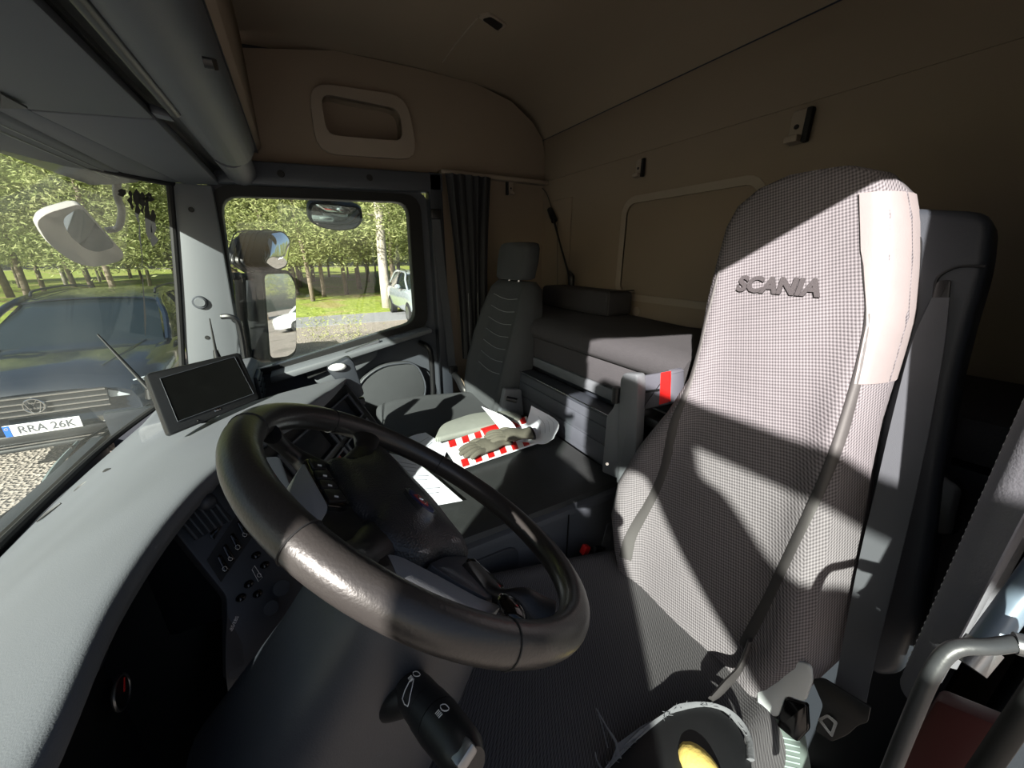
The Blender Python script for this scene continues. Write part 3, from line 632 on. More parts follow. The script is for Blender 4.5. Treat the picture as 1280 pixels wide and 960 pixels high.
def strip(pts, wd, name, m, parent, off=.003):
    q = crom([V(x, 0, z) for x, z in pts], 6); rows = []
    for i, p in enumerate(q):
        w_ = wd[0]+(wd[1]-wd[0])*i/(len(q)-1)
        rows.append([sfront(p.x-w_/2, p.z, off*.2), sfront(p.x-w_/4, p.z, off), sfront(p.x+w_/4, p.z, off), sfront(p.x+w_/2, p.z, off*.2)])
    b = MB(); b.loft(rows, False, False); return b.build(name, m, parent, sharp=70)
strip([(.352, .11), (.305, -.011), (.268, -.105), (.245, -.244), (.232, -.392), (.238, -.566), (.252, -.776)], (.006, .022), 'seam_strip', m_seam, back)
strip([(.575, -.02), (.565, -.15), (.548, -.30), (.552, -.409), (.550, -.561), (.572, -.722), (.566, -.80)], (.006, .030), 'seam_strip', m_seam, back)
# smooth outer side panel at head height
rows = []
for z in [.112-.025*i for i in range(14)]:
    xs_ = .352+(z-.11)*.36 if z > -.011 else .305+(z+.011)*.39 if z > -.105 else .268+(z+.105)*.17
    xe = sedge(z, 2); rows.append([sfront(xs_+(xe+.002-xs_)*t, z, .0035) for t in (0, .3, .6, .85, 1)]+[V(xe-.002, SY(z)-.07, z), V(xe+.002, SY(z)-.10, z)])
b = MB(); b.loft(rows, False, False); b.build('side_panel', m_seatd, back, sharp=70)
m_letter = mat('embroidered_letters', '#3d393c', .8, bump=.3, scale=400)
tp = SP(970, 358, .011); text('lettering', 'SCANIA', tp, (-1, 0, 0), SU, .046, m_letter, back, ext=.0012, bold=.0022, sx=1.0, label='dark grey embroidered lettering')
# cushion: rows run front to back
def crow(y, zt, xi, xo, b_=.03):
    return [V(xi+.005, y, zt-.13), V(xi+.012, y, zt-.05), V(xi-.004, y, zt+.0), V(xi-.04, y, zt+b_*.8), V(xi-.10, y, zt+b_*.35), V((xi+xo)/2, y, zt), V(xo+.10, y, zt+b_*.35), V(xo+.04, y, zt+b_*.8), V(xo+.004, y, zt), V(xo-.012, y, zt-.05), V(xo-.005, y, zt-.13)]
rows = [crow(-.04, -1.0, .70, .16, 0), crow(-.02, -.92, .73, .14, .01), crow(-.05, -.865, .745, .135, .02), crow(-.15, -.835, .75, .13), crow(-.3, -.832, .74, .13), crow(-.45, -.84, .71, .13), crow(-.6, -.85, .68, .13), crow(-.74, -.86, .65, .14)]
b = MB(); b.patch(rows, 4, 4, th=.03, nrm=(0, 0, 1)); cush = b.build('seat_cushion', m_cush, ds, sharp=75)
b = MB(); b.box((.42, -.42, -1.06), (.50, .62, .28), bev=.03); b.build('seat_box', m_dark, ds)
b = MB(); b.tube([V(.42, -.42, z) for z in (-1.16, -1.2, -1.24, -1.28, -1.34)], [.22, .19, .22, .19, .24], seg=20, sub=3); b.build('suspension_boot', m_rubber, ds)
# torn outer corner of the cushion: dark vinyl, foam, ragged cloth, threads
def CZ(px, py, z=-.80): return P(px, py, z=z)
tear = [(752, 962), (790, 925), (833, 890), (862, 878), (895, 882), (922, 905), (938, 940), (944, 985), (900, 1010), (800, 1010)]
b = MB(); b.prism([CZ(*q) for q in tear], (0, 0, -.045), bev=.004); tr_ = b.build('torn_vinyl', m_black, cush, 'black vinyl showing through the tear')
b = MB(); b.sphere(CZ(876, 962, -.80), .034, (1.15, .8, .7), 18); b.build('exposed_foam', m_foam, cush, 'yellow foam showing through the tear')
b = MB(); rag = [CZ(*q, z=-.797) for q in ((757, 962), (775, 940), (800, 917), (832, 893), (850, 884), (880, 880), (905, 886), (922, 900), (935, 920), (938, 950))]
b.tube(rag, [.003, .002, .005, .003, .006, .004, .004, .007, .006, .008], seg=7, flat=.45, sub=3)
for i in range(46):
    k = random.random()*8.9; p = rag[int(k)].lerp(rag[int(k)+1], k % 1); q = p+V(random.uniform(-.009, .009), random.uniform(-.009, .009), random.uniform(.0, .008))
    b.tube([p, q], [.0012, .0003], seg=4, sub=1)
b.build('frayed_edge', m_thread, cush, kind='stuff')
b = MB(); b.tube([CZ(773, 948), CZ(770, 928, -.795), CZ(758, 908, -.79), CZ(745, 885, -.78)], [.006, .003, .0015, .0012], seg=5); b.tube([CZ(760, 935, -.795), CZ(752, 905, -.79), CZ(748, 893, -.785)], .001, seg=4)
b.tube([CZ(752, 962), CZ(746, 950), CZ(744, 940, -.79)], [.003, .001, .001], seg=4); b.prism([CZ(760, 962, -.797), CZ(772, 930, -.797), CZ(802, 908, -.797), CZ(822, 898, -.797)], (0, 0, .002)); b.build('loose_threads', m_thread, cush, kind='stuff')
b = MB(); b.tube([SP(938, 800, .03), CZ(925, 835, -.80), CZ(905, 858, -.80), CZ(888, 876, -.80)], [.010, .014, .016, .012], seg=10, flat=.4, up=(0, 0, 1)); b.build('edge_strap', m_seam, cush)
# belt tower behind the outer shoulder
def TP(px, py, off=0): return PL(px, py, V(0, -.795, -.82)+SN*off, SN)
tw = [(1085, 262), (1125, 257), (1243, 262), (1236, 330), (1215, 400), (1195, 480), (1176, 600), (1165, 700), (1148, 790), (1125, 846), (1088, 846), (1062, 800), (1050, 700)]
b = MB(); b.prism(rpoly([TP(*q) for q in tw], .03), -SN*.075, bev=.016, seg=3); tower = b.build('belt_tower', m_dark, ds, sharp=60)
b = MB(); b.tube([TP(*q, off=.001) for q in ((1100, 291), (1140, 294), (1151, 304), (1146, 350), (1138, 400), (1120, 450))], .0022, seg=6, sub=3); b.build('cover_joint', m_black, tower)
b = MB(); b.tube([TP(*q, off=.002) for q in ((1232, 333), (1200, 333), (1180, 341), (1170, 352), (1166, 380), (1150, 425))], .0022, seg=6, sub=3); b.build('cover_joint', m_black, tower)
b = MB(); b.prism(rpoly([TP(*q, off=-.001) for q in ((1172, 352), (1190, 350), (1186, 385), (1168, 402), (1152, 425))], .006), SN*.006, bev=.002); b.build('belt_slot', m_black, tower)
def ribbon(mb, cs, ws, th=.0014):
    q = crom([Vector(c) for c in cs], 5); wv = crom([Vector(x) for x in ws], 5); n = len(q); mid = []
    rows = []
    for i in range(n):
        t = (q[min(i+1, n-1)]-q[max(i-1, 0)]).normalized(); nn = t.cross(wv[i]).normalized()*th
        rows.append([q[i]-wv[i]/2+nn, q[i]+wv[i]/2+nn, q[i]+wv[i]/2-nn, q[i]-wv[i]/2-nn])
    mb.loft(rows); return mb
sb = thing('seat_belt', (.13, -.8, -.8), 'grey driver seat belt webbing running down beside the seat back', 'seat belt')
cs_ = [(1176, 372, .008), (1160, 430, .012), (1140, 520, .03), (1120, 610, .045), (1101, 690, .055), (1083, 770, .06), (1068, 840, .06), (1060, 885, .06)]
ws_ = [(22, 0), (40, 4), (48, 6), (50, 6), (50, 6), (46, 6), (42, 8), (40, 10)]
b = MB(); C_ = [TP(*c) for c in cs_]; W_ = [TP(c[0]+w_[0]/2, c[1]+w_[1]/2, c[2])-TP(c[0]-w_[0]/2, c[1]-w_[1]/2, c[2]) for c, w_ in zip(cs_, ws_)]
ribbon(b, C_, W_); b.build('webbing', m_belt, sb, sharp=60)
def BK(px, py, off=0): return TP(px, py, .115+off)
b = MB(); b.prism(rpoly([BK(*q) for q in ((1016, 848), (1030, 846), (1082, 878), (1090, 882), (1086, 902), (1074, 905), (1060, 918), (1040, 926), (1020, 912), (1030, 880))], .006), SN*.006, bev=.002); b.build('belt_tongue', m_black, sb)
b = MB(); ring(b, rpoly([BK(*q, off=.007) for q in ((1022, 898), (1035, 892), (1048, 902), (1041, 922))], .004), rpoly([BK(*q, off=.007) for q in ((1028, 900), (1035, 896), (1043, 903), (1039, 915))], .003), SN*.002)
b.build('latch_plate', m_chrome, sb)
b = MB(); b.prism(rpoly([BK(*q, off=.002) for q in ((948, 862), (975, 850), (985, 835), (1000, 824), (1016, 830), (1018, 850), (1008, 876), (985, 868), (975, 895), (950, 890))], .008), SN*.008, bev=.003); b.build('anchor_bracket', mat('light_grey_bracket', '#b4b9bc', .45, var=.05), sb)
b = MB(); b.prism(rpoly([BK(*q) for q in ((984, 870), (1012, 878), (1014, 910), (1000, 925), (975, 905))], .005), SN*.012, bev=.003); b.build('buckle', m_gloss, sb)
b = MB(); b.prism(rpoly([BK(*q, off=.006) for q in ((945, 900), (962, 894), (1006, 915), (1014, 962), (965, 975))], .004), SN*.003); tg = b.build('label_tag', mat('green_grey_label', '#5f6b68', .5), sb)
b = MB()
for i in range(6):
    y0 = 920+i*7; b.prism([BK(970, y0-1, .0095), BK(1000, y0+6, .0095), BK(1000, y0+8, .0095), BK(970, y0+1, .0095)], SN*.0003)
b.build('label_print', mat('tag_print', '#8fa09e', .6), tg, kind='stuff')
# inboard buckle with red button
ib = thing('seat_belt_buckle', P(740, 700, x=.735), 'black seat belt buckle with red release button beside the driver cushion', 'buckle')
bx = Matrix.Rotation(radians(25), 3, 'X')
b = MB(); b.box(P(742, 700, x=.70), (.022, .05, .10), rot=bx, bev=.006); b.build('buckle_body', m_black, ib)
b = MB(); b.box(P(731, 691, x=.705)+V(0, 0, .012), (.020, .022, .03), rot=bx, bev=.003); b.build('release_button', m_red, ib)
b = MB(); ribbon(b, [P(752, 705, x=.70), P(757, 680, x=.70), P(764, 655, x=.69)], [V(.004, .03, .01)]*3); b.build('buckle_strap', m_belt, ib)
# ================================================================== passenger seat
ps = thing('passenger_seat', (1.7, -.6, FL+.02), 'dark grey ribbed fabric passenger seat with separate headrest near the curtain', 'seat')
PY = lambda z: -.79-.28*(z+.72)
def pring(z, hw, th, bol, xc=1.745):
    r = []
    for i in range(17):
        u = 1-2*i/16; r.append(V(xc+hw*u, PY(z)+bol*math.exp(-((abs(u)-.82)/.18)**2)-.5*th*max(0, (abs(u)-.84)/.16)**2.5, z))
    for i in range(7):
        u = -1+2*i/6; r.append(V(xc+hw*u*.96, PY(z)-th, z))
    return r
b = MB(); b.loft([pring(-.78, .21, .09, .02), pring(-.70, .245, .10, .04), pring(-.55, .26, .10, .05), pring(-.40, .255, .10, .045), pring(-.25, .235, .09, .03), pring(-.15, .20, .08, .02), pring(-.115, .16, .06, .0)])
pb = b.build('backrest', m_pseat, ps, sharp=75)
m_stitch = mat('pale_stitching', '#8c9094', .7)
b = MB()
for i in range(7):
    z = -.20-i*.062; b.tube([V(1.745+.13, PY(z)+.010, z+.012), V(1.745+.04, PY(z)+.012, z), V(1.745-.04, PY(z)+.012, z-.004), V(1.745-.13, PY(z)+.010, z+.006)], .0016, seg=4)
b.build('stitch_lines', m_stitch, pb, kind='stuff')
b = MB(); b.loft([[V(1.72+x_*1.28*math.copysign(abs(cos(2*pi*i/24))**.6, cos(2*pi*i/24)), -.985+.055*math.copysign(abs(sin(2*pi*i/24))**.6, sin(2*pi*i/24))-.16*z, z) for i in range(24)] for z, x_ in ((-.105, .09), (-.095, .115), (-.02, .125), (.04, .12), (.062, .105), (.07, .07))]); b.build('headrest', m_pseat, ps, sharp=70)
for s_ in (-.05, .05): MB().cyl((1.72+s_, -.965, -.16), (1.72+s_, -.965, -.07), .006, seg=8).build('headrest_post', m_chrome, ps)
def pcrow(y, zt, xi, xo, b_=.02): return crow(y, zt, xi, xo, b_)
rows = [pcrow(-.26, -.86, 1.91, 1.47, 0), pcrow(-.245, -.79, 1.93, 1.45, .005), pcrow(-.27, -.745, 1.94, 1.44, .012), pcrow(-.4, -.735, 1.95, 1.44), pcrow(-.6, -.75, 1.95, 1.44), pcrow(-.86, -.77, 1.93, 1.46)]
b = MB(); b.patch(rows, 4, 4, th=.03, nrm=(0, 0, 1)); b.build('seat_cushion', m_pseat, ps, sharp=75)
b = MB(); b.box((1.69, -.57, -1.08), (.44, .52, .54), bev=.03); b.build('seat_box', m_dark, ps)
b = MB(); b.prism(rpoly([P(625, 518, x=1.43), P(632, 486, x=1.43), P(652, 487, x=1.43), P(655, 520, x=1.43)], .01), (.03, 0, 0), bev=.004); hg = b.build('hinge_cover', m_grey, ps)
b = MB(); b.cyl(P(633, 498, x=1.425), P(646, 501, x=1.40), .012, seg=12); b.build('recline_knob', m_black, ps)
# passenger belt
pbelt = thing('seat_belt', (2.12, -.74, -.8), 'dark passenger seat belt hanging straight down the pillar beside the curtain', 'seat belt')
b = MB(); ribbon(b, [V(2.115, -.70, .20), V(2.115, -.715, -.1), V(2.115, -.735, -.4), V(2.115, -.745, -.64)], [V(0, .047, 0)]*4); b.build('webbing', m_belt, pbelt, sharp=60)
b = MB(); b.box((2.115, -.70, .22), (.03, .06, .05), bev=.008); b.build('belt_guide', m_black, pbelt)
b = MB(); b.box((2.11, -.75, -.66), (.02, .055, .04), bev=.005); b.build('belt_tongue', m_black, pbelt)
b = MB(); b.tube([V(2.11, -.75, -.68), V(2.10, -.78, -.74), V(2.08, -.80, -.80), V(2.03, -.82, -.83)], .022, seg=8, flat=.35); b.build('buckle_sleeve', m_black, pbelt)
# ================================================================== curtains
def curtain(name, y0, y1, z0, z1, x, n, amp, m, label, squeeze=.75, lean=0):
    th = thing(name, (x, (y0+y1)/2, z0), label, 'curtain'); rows = []
    for k in range(7):
        t = k/6; z = z1+(z0-z1)*t; yc = (y0+y1)/2; w_ = (y1-y0)*(1-(1-squeeze)*math.sin(min(1, t*1.3)*pi/2))
        rows.append([V(x+amp*(.6+.4*t)*sin(j*pi/2*1.0+t*.7*sin(j*1.3)), yc+w_*(j/n-.5)+lean*t+.008*sin(j*2.1+t*3), z) for j in range(n+1)])
    b = MB(); b.patch(rows, 4, 3, th=.003); b.build('curtain_cloth', m, th, sharp=70); return th
ct = curtain('curtain', -.765, -1.04, -.60, .425, 2.11, 22, .020, m_curt, 'charcoal curtain gathered in folds behind the passenger window', .62, .0)
b = MB()
for i in range(2): b.tube([V(2.085, -.86-.06*i, z) for z in (-.59, -.45, -.30, -.2)], .0012, seg=4)
b.build('hem_stitching', m_stitch, ct, kind='stuff')
# driver side curtain, stitched edge towards the camera
dc = thing('curtain', (.03, -.8, -.6), 'grey gathered curtain with pale dotted stitching at the right edge of the view', 'curtain')
rows = []
for k in range(8):
    t = k/7; z = .30-.93*t; sq = 1-.35*t
    rows.append([V(x_, y_*1.0, z) for x_, y_ in ((.035-.02*t, -1.10+.2*t), (.06-.02*t, -1.0+.14*t), (.015, -.95+.12*t), (.07-.02*t, -.90+.09*t), (.02, -.86+.08*t), (.075-.025*t, -.82+.07*t), (.065-.02*t, -.765+.05*t), (.03-.01*t, -.745+.05*t))])
b = MB(); b.patch(rows, 4, 4, th=.003); b.build('curtain_cloth', mat('grey_curtain_cloth', '#62636a', .9, bump=.3, scale=300, var=.1), dc, sharp=70)
b = MB()
for k in range(64):
    t = .18+k/64*.80; z = .30-.93*t; p = V(.0775-.024*t, -.795+.062*t, z)
    b.sphere(p, .0017, (1, 1, 1.9), 6)
b.build('dotted_stitching', m_print, dc, kind='stuff')
# ================================================================== bunk
bk = thing('bunk_bed', (1.3, -1.2, -1.3), 'narrow dark fabric bunk bed along the rear wall', 'bed')
def mring(x, dz_=0, e=0):
    return [V(x, y, z) for y, z in ((-1.43, -.36), (-1.43+e, -.285), (-1.40, -.272+dz_), (-1.2, -.268+dz_), (-1.02, -.272+dz_), (-.955, -.285+dz_*.5), (-.935-e, -.31), (-.938, -.345), (-.95, -.365))]
rs = [mring(2.15, 0, 0), mring(2.1), mring(1.9, .006), mring(1.6, -.004), mring(1.3, .004), mring(1.0, -.006), mring(.84, .004), mring(.70, -.004), mring(.66)]
b = MB(); b.loft(rs); b.build('mattress', m_bunk, bk, sharp=60)
b = MB(); b.prism([V(.66, -1.03, -.365), V(.66, -1.43, -.365), V(.66, -1.43, -.275), V(.66, -1.03, -.275)], (-.66, 0, 0), bev=.02); b.build('mattress_end', m_bunk, bk)
b = MB(); b.box((1.40, -.968, -.415), (1.46, .03, .095), bev=.006); b.build('front_board', m_bunk, bk)
b = MB(); b.box((1.40, -.965, -.487), (1.46, .032, .045), bev=.005); b.build('front_rail', m_grey, bk)
b = MB(); b.box((1.40, -1.2, -.93), (1.46, .42, .84)); b.box((.34, -1.24, -.87), (.64, .38, .98)); b.build('bunk_base', m_dark, bk)
b = MB(); b.tube([P(657, 424, y=-.935), P(661, 428, y=-.93), P(658, 440, y=-.925), P(655, 446, y=-.93)], [.008, .012, .014, .004], seg=8, flat=.3); b.build('white_strap_end', m_white, bk, 'white strap end')
bl = thing('bolster_cushion', (1.57, -1.32, -.262), 'dark block-shaped bolster cushion lying on the bunk against the rear wall', 'cushion')
b = MB(); b.box((1.60, -1.325, -.212), (.56, .17, .115), bev=.022, seg=3); b.build('cushion_body', m_bunk, bl)
b = MB(); b.tube([V(1.315, -1.243, -.26), V(1.315, -1.243, -.15), V(1.315, -1.40, -.15)], .003, seg=5, sub=1); b.build('piping', m_black, bl)
# drawer chest in front of the bunk
ch = thing('storage_chest', (1.15, -.91, -.72), 'dark grey storage chest with flat lid and drawers in front of the bunk', 'chest')
MB().box((1.15, -.907, -.63), (.70, .075, .20), bev=.008).build('chest_body', m_dark2, ch)
MB().box((1.15, -.909, -.531), (.71, .082, .012), bev=.004).build('lid', m_dark, ch)
MB().box((1.15, -.867, -.600), (.66, .010, .060), bev=.004).build('drawer_front', m_dark2, ch)
MB().box((1.15, -.867, -.670), (.66, .010, .060), bev=.004).build('drawer_front', m_dark2, ch)
b = MB(); b.tube([V(1.50, -.868, -.523), V(.82, -.868, -.523)], .0025, seg=6, sub=1); b.build('lit_lid_edge', m_chrome, ch, 'sunlit lid edge drawn as a bright tube')  # bright metal tube stands for the sunlit front edge of the lid
# grey bracket post and canister
po = thing('folding_table_post', P(775, 560, y=-.80), 'upright grey bracket post at the corner of the storage chest', 'post')
b = MB(); b.prism(rpoly([P(766, 510, y=-.80), P(770, 500, y=-.80), P(776, 505, y=-.80), P(776, 600, y=-.80), P(752, 590, y=-.80), P(758, 520, y=-.80)], .01), (0, -.03, 0), bev=.004); b.build('front_plate', m_grey, po)
b = MB(); b.prism(rpoly([P(775, 474, y=-.79), P(780, 466, y=-.79), P(796, 468, y=-.79), P(797, 480, y=-.79), P(793, 600, y=-.79), P(770, 604, y=-.79)], .01), (0, -.035, 0), bev=.005); b.build('side_plate', m_grey, po)
b = MB(); b.cyl(P(771, 484, y=-.79), P(769, 503, y=-.79), .012); b.build('hinge_cap', m_black, po)
b = MB(); b.cyl(P(759, 580, y=-.797), P(759, 580, y=-.785), .005); b.build('screw', m_chrome, po)
cn = thing('canister', P(816, 505, y=-.86), 'small grey canister box with a red band between the post and driver seat', 'canister')
b = MB(); b.prism(rpoly([P(*q, y=-.84) for q in ((799, 470), (838, 463), (839, 505), (801, 513))], .01), (0, -.06, 0), bev=.008); b.build('canister_body', mat('grey_label', '#55565f', .5), cn)
b = MB(); b.prism([P(*q, y=-.838) for q in ((826, 466), (837, 464), (837, 502), (824, 506))], (0, -.006, 0)); b.build('red_band', m_red, cn)
b = MB(); b.prism([P(*q, y=-.838) for q in ((801, 489), (824, 486), (824, 489), (801, 492))], (0, -.004, 0)); b.build('lid_gap', m_black, cn)
b = MB(); b.box(P(815, 522, y=-.87), (.10, .07, .03), bev=.008); b.build('holder', m_black, cn)
# engine tunnel
tn = thing('engine_tunnel', (1.1, -.5, FL+.02), 'broad engine tunnel with black vinyl mat between the two seats', 'tunnel')
b = MB(); b.prism(rpoly([V(.755, -.86, -.745), V(.755, -.20, -.745), V(.755, -.02, -.90), V(.755, -.02, FL+.03), V(.755, -.86, FL+.03)], .03), (.64, 0, 0), bev=.02); b.build('tunnel_body', m_dark2, tn)
b = MB(); b.patch([[V(x, y, -.722+.004*sin(9*x+5*y)-(.02 if x in (.775, 1.39) else 0)) for x in (.775, .80, .95, 1.1, 1.25, 1.37, 1.39)] for y in (-.86, -.84, -.65, -.45, -.3, -.20)], 3, 3, th=.02, nrm=(0, 0, 1)); b.build('vinyl_mat', m_mat, tn)
b = MB(); b.prism([V(.748, y, z) for y, z in [(p.y, p.z) for p in rpoly([V(0, -.44, -.79), V(0, -.17, -.79), V(0, -.10, -.88), V(0, -.10, -1.2), V(0, -.44, -1.2)], .05)]], (.02, 0, 0), bev=.004); b.build('side_pad', m_dark, tn)
b = MB(); b.box((.752, -.62, -.90), (.004, .003, .28)); b.build('panel_joint', m_black, tn)
b = MB(); b.box((.90, -.12, -.72), (.28, .17, .05), bev=.012); b.build('front_tray', m_rubber, tn)
# ================================================================== small things in the cab
# papers on the tunnel mat
def sheet(name, px, z, label, group=None, m=m_paper, cat='paper', lines=(), th=.0012, lift=None):
    t = thing(name, P(px[0][0], px[0][1], z=z), label, cat, group)
    q = [P(a, b_, z=z) for a, b_ in px]
    if lift: q = [p+V(0, 0, l) for p, l in zip(q, lift)]
    b = MB()
    if len(q) == 4: b.patch([[q[0], q[0].lerp(q[1], .5)+V(0, 0, .004), q[1]], [q[3].lerp(q[0], .5)+V(0, 0, .006), sum(q, Vector())/4+V(0, 0, .007), q[1].lerp(q[2], .5)+V(0, 0, .002)], [q[3], q[3].lerp(q[2], .5), q[2]]], 5, 5, th=th, nrm=(0, 0, -1))
    else: b.prism(q, (0, 0, th))
    b.build('page', m, t)
    if lines and len(q) == 4:
        b = MB()
        for k, (v0, u0, u1) in enumerate(lines):
            def at(u, v):
                p = q[0]*(1-u)*(1-v)+q[1]*u*(1-v)+q[2]*u*v+q[3]*(1-u)*v; return p+V(0, 0, .0095+ .004*sin(pi*v)*0)
            a, c, e = at(u0, v0), at(u1, v0), (at(0, min(1, v0+.02))-at(0, v0))*.45; b.prism([a, c, c+e, a+e], (0, 0, .0003))
        b.build('print_lines', m_ink, t, kind='stuff')
    return t
sheet('paper_sheet', [(484, 566), (520, 577), (578, 626), (500, 640)], -.708, 'long white printed page seen between wheel rim and airbag pad', lines=[(.2+.09*i, .15, .8-.1*(i % 3)) for i in range(8)])
sheet('paper_sheet', [(508, 548), (532, 541), (560, 560), (548, 590)], -.709, 'bluish white paper beside the striped folder end', lines=[(.3, .2, .8), (.5, .2, .7)])
# hazard striped folder
zf = -.706
fd = thing('document_folder', P(600, 555, z=zf), 'clear folder with red and white striped borders under the gloves', 'folder')
fa = [P(553, 556, z=zf), P(658, 522, z=zf), P(680, 552, z=zf), P(574, 588, z=zf)]
def fq(u, v, h=0): return fa[0]*(1-u)*(1-v)+fa[1]*u*(1-v)+fa[2]*u*v+fa[3]*(1-u)*v+V(0, 0, h)
b = MB(); b.prism(fa, (0, 0, .006)); b.build('cover', m_paper, fd)
for (v0, v1) in ((0, .26), (.76, 1.0)):
    b = MB(); b.prism([fq(0, v0, .006), fq(1, v0, .006), fq(1, v1, .006), fq(0, v1, .006)], (0, 0, .0015)); st_ = b.build('striped_border', m_white, fd)
    for k in range(7):
        u0 = .06+k*.14; b = MB(); b.prism([fq(u0, v0, .0075), fq(u0+.07, v0, .0075), fq(u0+.07-.02, v1, .0075), fq(u0-.02, v1, .0075)], (0, 0, .0006)); b.build('red_stripe', m_red, st_)
sheet('red_card', [(600, 536), (640, 527), (650, 533), (606, 545)], -.694, 'bright red strip of card on the striped folder', m=m_red, cat='card', th=.003)
# gloves
def glove(name, c, ang, label, s=1.0):
    t = thing(name, c, label, 'glove', None); R_ = Matrix.Rotation(ang, 3, 'Z'); c = Vector(c); b = MB()
    def T(x, y, z): return c+R_ @ V(x*s, y*s, z*s)
    b.tube([T(-.13, 0, .016), T(-.08, 0, .018), T(-.02, 0, .022), T(.03, 0, .018)], [.045, .036, .048, .04], seg=14, flat=.40, up=(R_ @ V(0, 1, 0)))
    for k, (y, l) in enumerate(((-.036, .065), (-.013, .082), (.011, .078), (.033, .060))):
        b.tube([T(.02, y, .018), T(.045+.3*l, y*1.2, .024), T(.045+l*.8, y*1.3, .016), T(.045+l, y*1.3, .010)], [.012, .0115, .010, .007], seg=8)
    b.tube([T(-.03, -.03, .018), T(.005, -.062, .022), T(.04, -.072, .014)], [.014, .012, .008], seg=8)
    b.build('glove_body', m_glove, t); b = MB(); b.tube([T(-.128, .0, .016), T(-.118, 0, .0165)], [.047, .046], seg=14, flat=.42, sub=1, up=(R_ @ V(0, 1, 0))); b.build('glove_cuff', m_red if name == 'work_glove' and s > 1 else m_black, t); return t
glove('work_glove', P(606, 562, z=-.692), radians(100), 'olive grey work glove lying flat on the striped folder', .8)
glove('work_glove', P(636, 548, z=-.672), radians(75), 'crumpled dark work glove overlapping the curled page', .75)
# curled pages at the right of the folder
def curl(name, pts, label, lines=True):
    t = thing(name, pts[-1][0], label, 'paper'); b = MB(); b.patch(pts, 5, 5, th=.001); b.build('page', m_paper, t)
    if lines:
        g = [crom([Vector(p) for p in r], 6) for r in pts]; b = MB(); cc = list(zip(*g))
        for k in range(8, len(cc)-2, 2):
            col_ = crom(list(cc[k]), 6); n_ = V(-.6, .2, .75)*.003
            a = col_[3]; c = col_[-4-(k % 3)]; m_ = col_[len(col_)//2]; b.tube([a+n_, m_+n_, c+n_], .0005, seg=4)
        b.build('print_lines', m_ink, t, kind='stuff')
    return t
def pz(px, py, z): return P(px, py, z=z)
curl('paper_sheet', [[pz(648, 552, -.70), pz(662, 553, -.69), pz(680, 555, -.66), pz(692, 548, -.63)], [pz(652, 540, -.70), pz(664, 536, -.685), pz(680, 530, -.65), pz(697, 527, -.61)], [pz(657, 532, -.70), pz(660, 522, -.67), pz(663, 512, -.64), pz(664, 507, -.62)]], 'curled white printed page standing up against the storage chest')
curl('paper_sheet', [[pz(640, 552, -.69), pz(632, 545, -.68), pz(612, 520, -.64), pz(602, 508, -.60)], [pz(655, 550, -.69), pz(650, 543, -.675), pz(640, 528, -.65), pz(628, 519, -.62)]], 'white page corner sticking up behind the work gloves', False)
ap = thing('folded_pad', P(600, 535, z=-.70), 'grey green padded arm rest lying between folder and passenger cushion', 'pad')
b = MB(); b.prism(rpoly([P(q[0], q[1], z=-.712) for q in ((543, 556), (552, 536), (592, 522), (640, 519), (655, 527), (640, 532), (560, 552))], .05), (0, 0, .028), bev=.010, seg=3); b.build('pad_body', mat('grey_green_cloth', '#81857f', .9, bump=.3, scale=250), ap)
# monitor
k_ = 1.25
mBL, mBR, mTL = P(212, 545, x=.93*k_), P(325, 498, x=1.04*k_), P(182, 467, x=.98*k_)
mN = (mBR-mBL).cross(mTL-mBL).normalized(); mN = mN if mN.dot(-mBL) > 0 else -mN
def MQ(px, py, h=0): return PL(px, py, mBL+mN*h, mN)
mo = thing('monitor', mBL.lerp(mBR, .5), 'small black camera monitor standing on the dashboard top', 'monitor')
b = MB(); b.prism(rpoly([MQ(182, 467), MQ(300, 440), MQ(325, 498), MQ(212, 545)], .010), -mN*.028, bev=.004); b.build('monitor_case', m_black, mo)
b = MB(); b.prism([MQ(200, 473, .0005), MQ(293, 446, .0005), MQ(317, 492, .0005), MQ(222, 527, .0005)], mN*.0012); sc = b.build('screen', mat('dark_screen', '#141515', .12, var=.3, vscale=40), mo)
b = MB(); q = [MQ(*p, h=.002) for p in ((200, 473), (293, 446), (317, 492), (222, 527))]; b.tube(q, .0009, seg=5, closed=True, sub=1); b.build('screen_rim', m_dark2, mo)
b = MB(); b.box(MQ(272, 512, .001), (.016, .002, .006), rot=Matrix(((mBR-mBL).normalized(), -mN, (mTL-mBL).normalized())).transposed(), bev=.0008); b.build('badge', m_chrome, mo)
b = MB(); b.sphere(MQ(248, 526, .0), .0035, seg=8); b.build('sensor_dot', m_gloss, mo)
mc = (mBL+mBR)/2-mN*.03
b = MB(); b.tube([mc+V(0, .015, .05), mc+V(0, .03, .0), V(mc.x, mc.y+.03, dz(mc.y+.03)+.01)], [.012, .014, .03], seg=10); b.build('stand', m_black, mo)
def antenna(b0, tip, label, r=.004):
    t = thing('antenna', b0, label, 'antenna'); MB().tube([b0, Vector(b0).lerp(Vector(tip), .5), tip], [r, r*.7, r*.4], seg=8, sub=1).build('rod', m_black, t)
    MB().cyl(Vector(b0)-V(0, 0, .02), Vector(b0)+V(0, 0, .006), r*2.6, r*1.6, 12).build('antenna_foot', m_black, t)
antenna(P(188, 488, x=1.25), P(122, 418, x=1.35), 'thick black antenna rod leaning left behind the monitor', .0055)
antenna(P(270, 440, x=1.45), P(262, 398, x=1.45), 'thin black antenna rod standing in front of the windscreen pillar', .004)
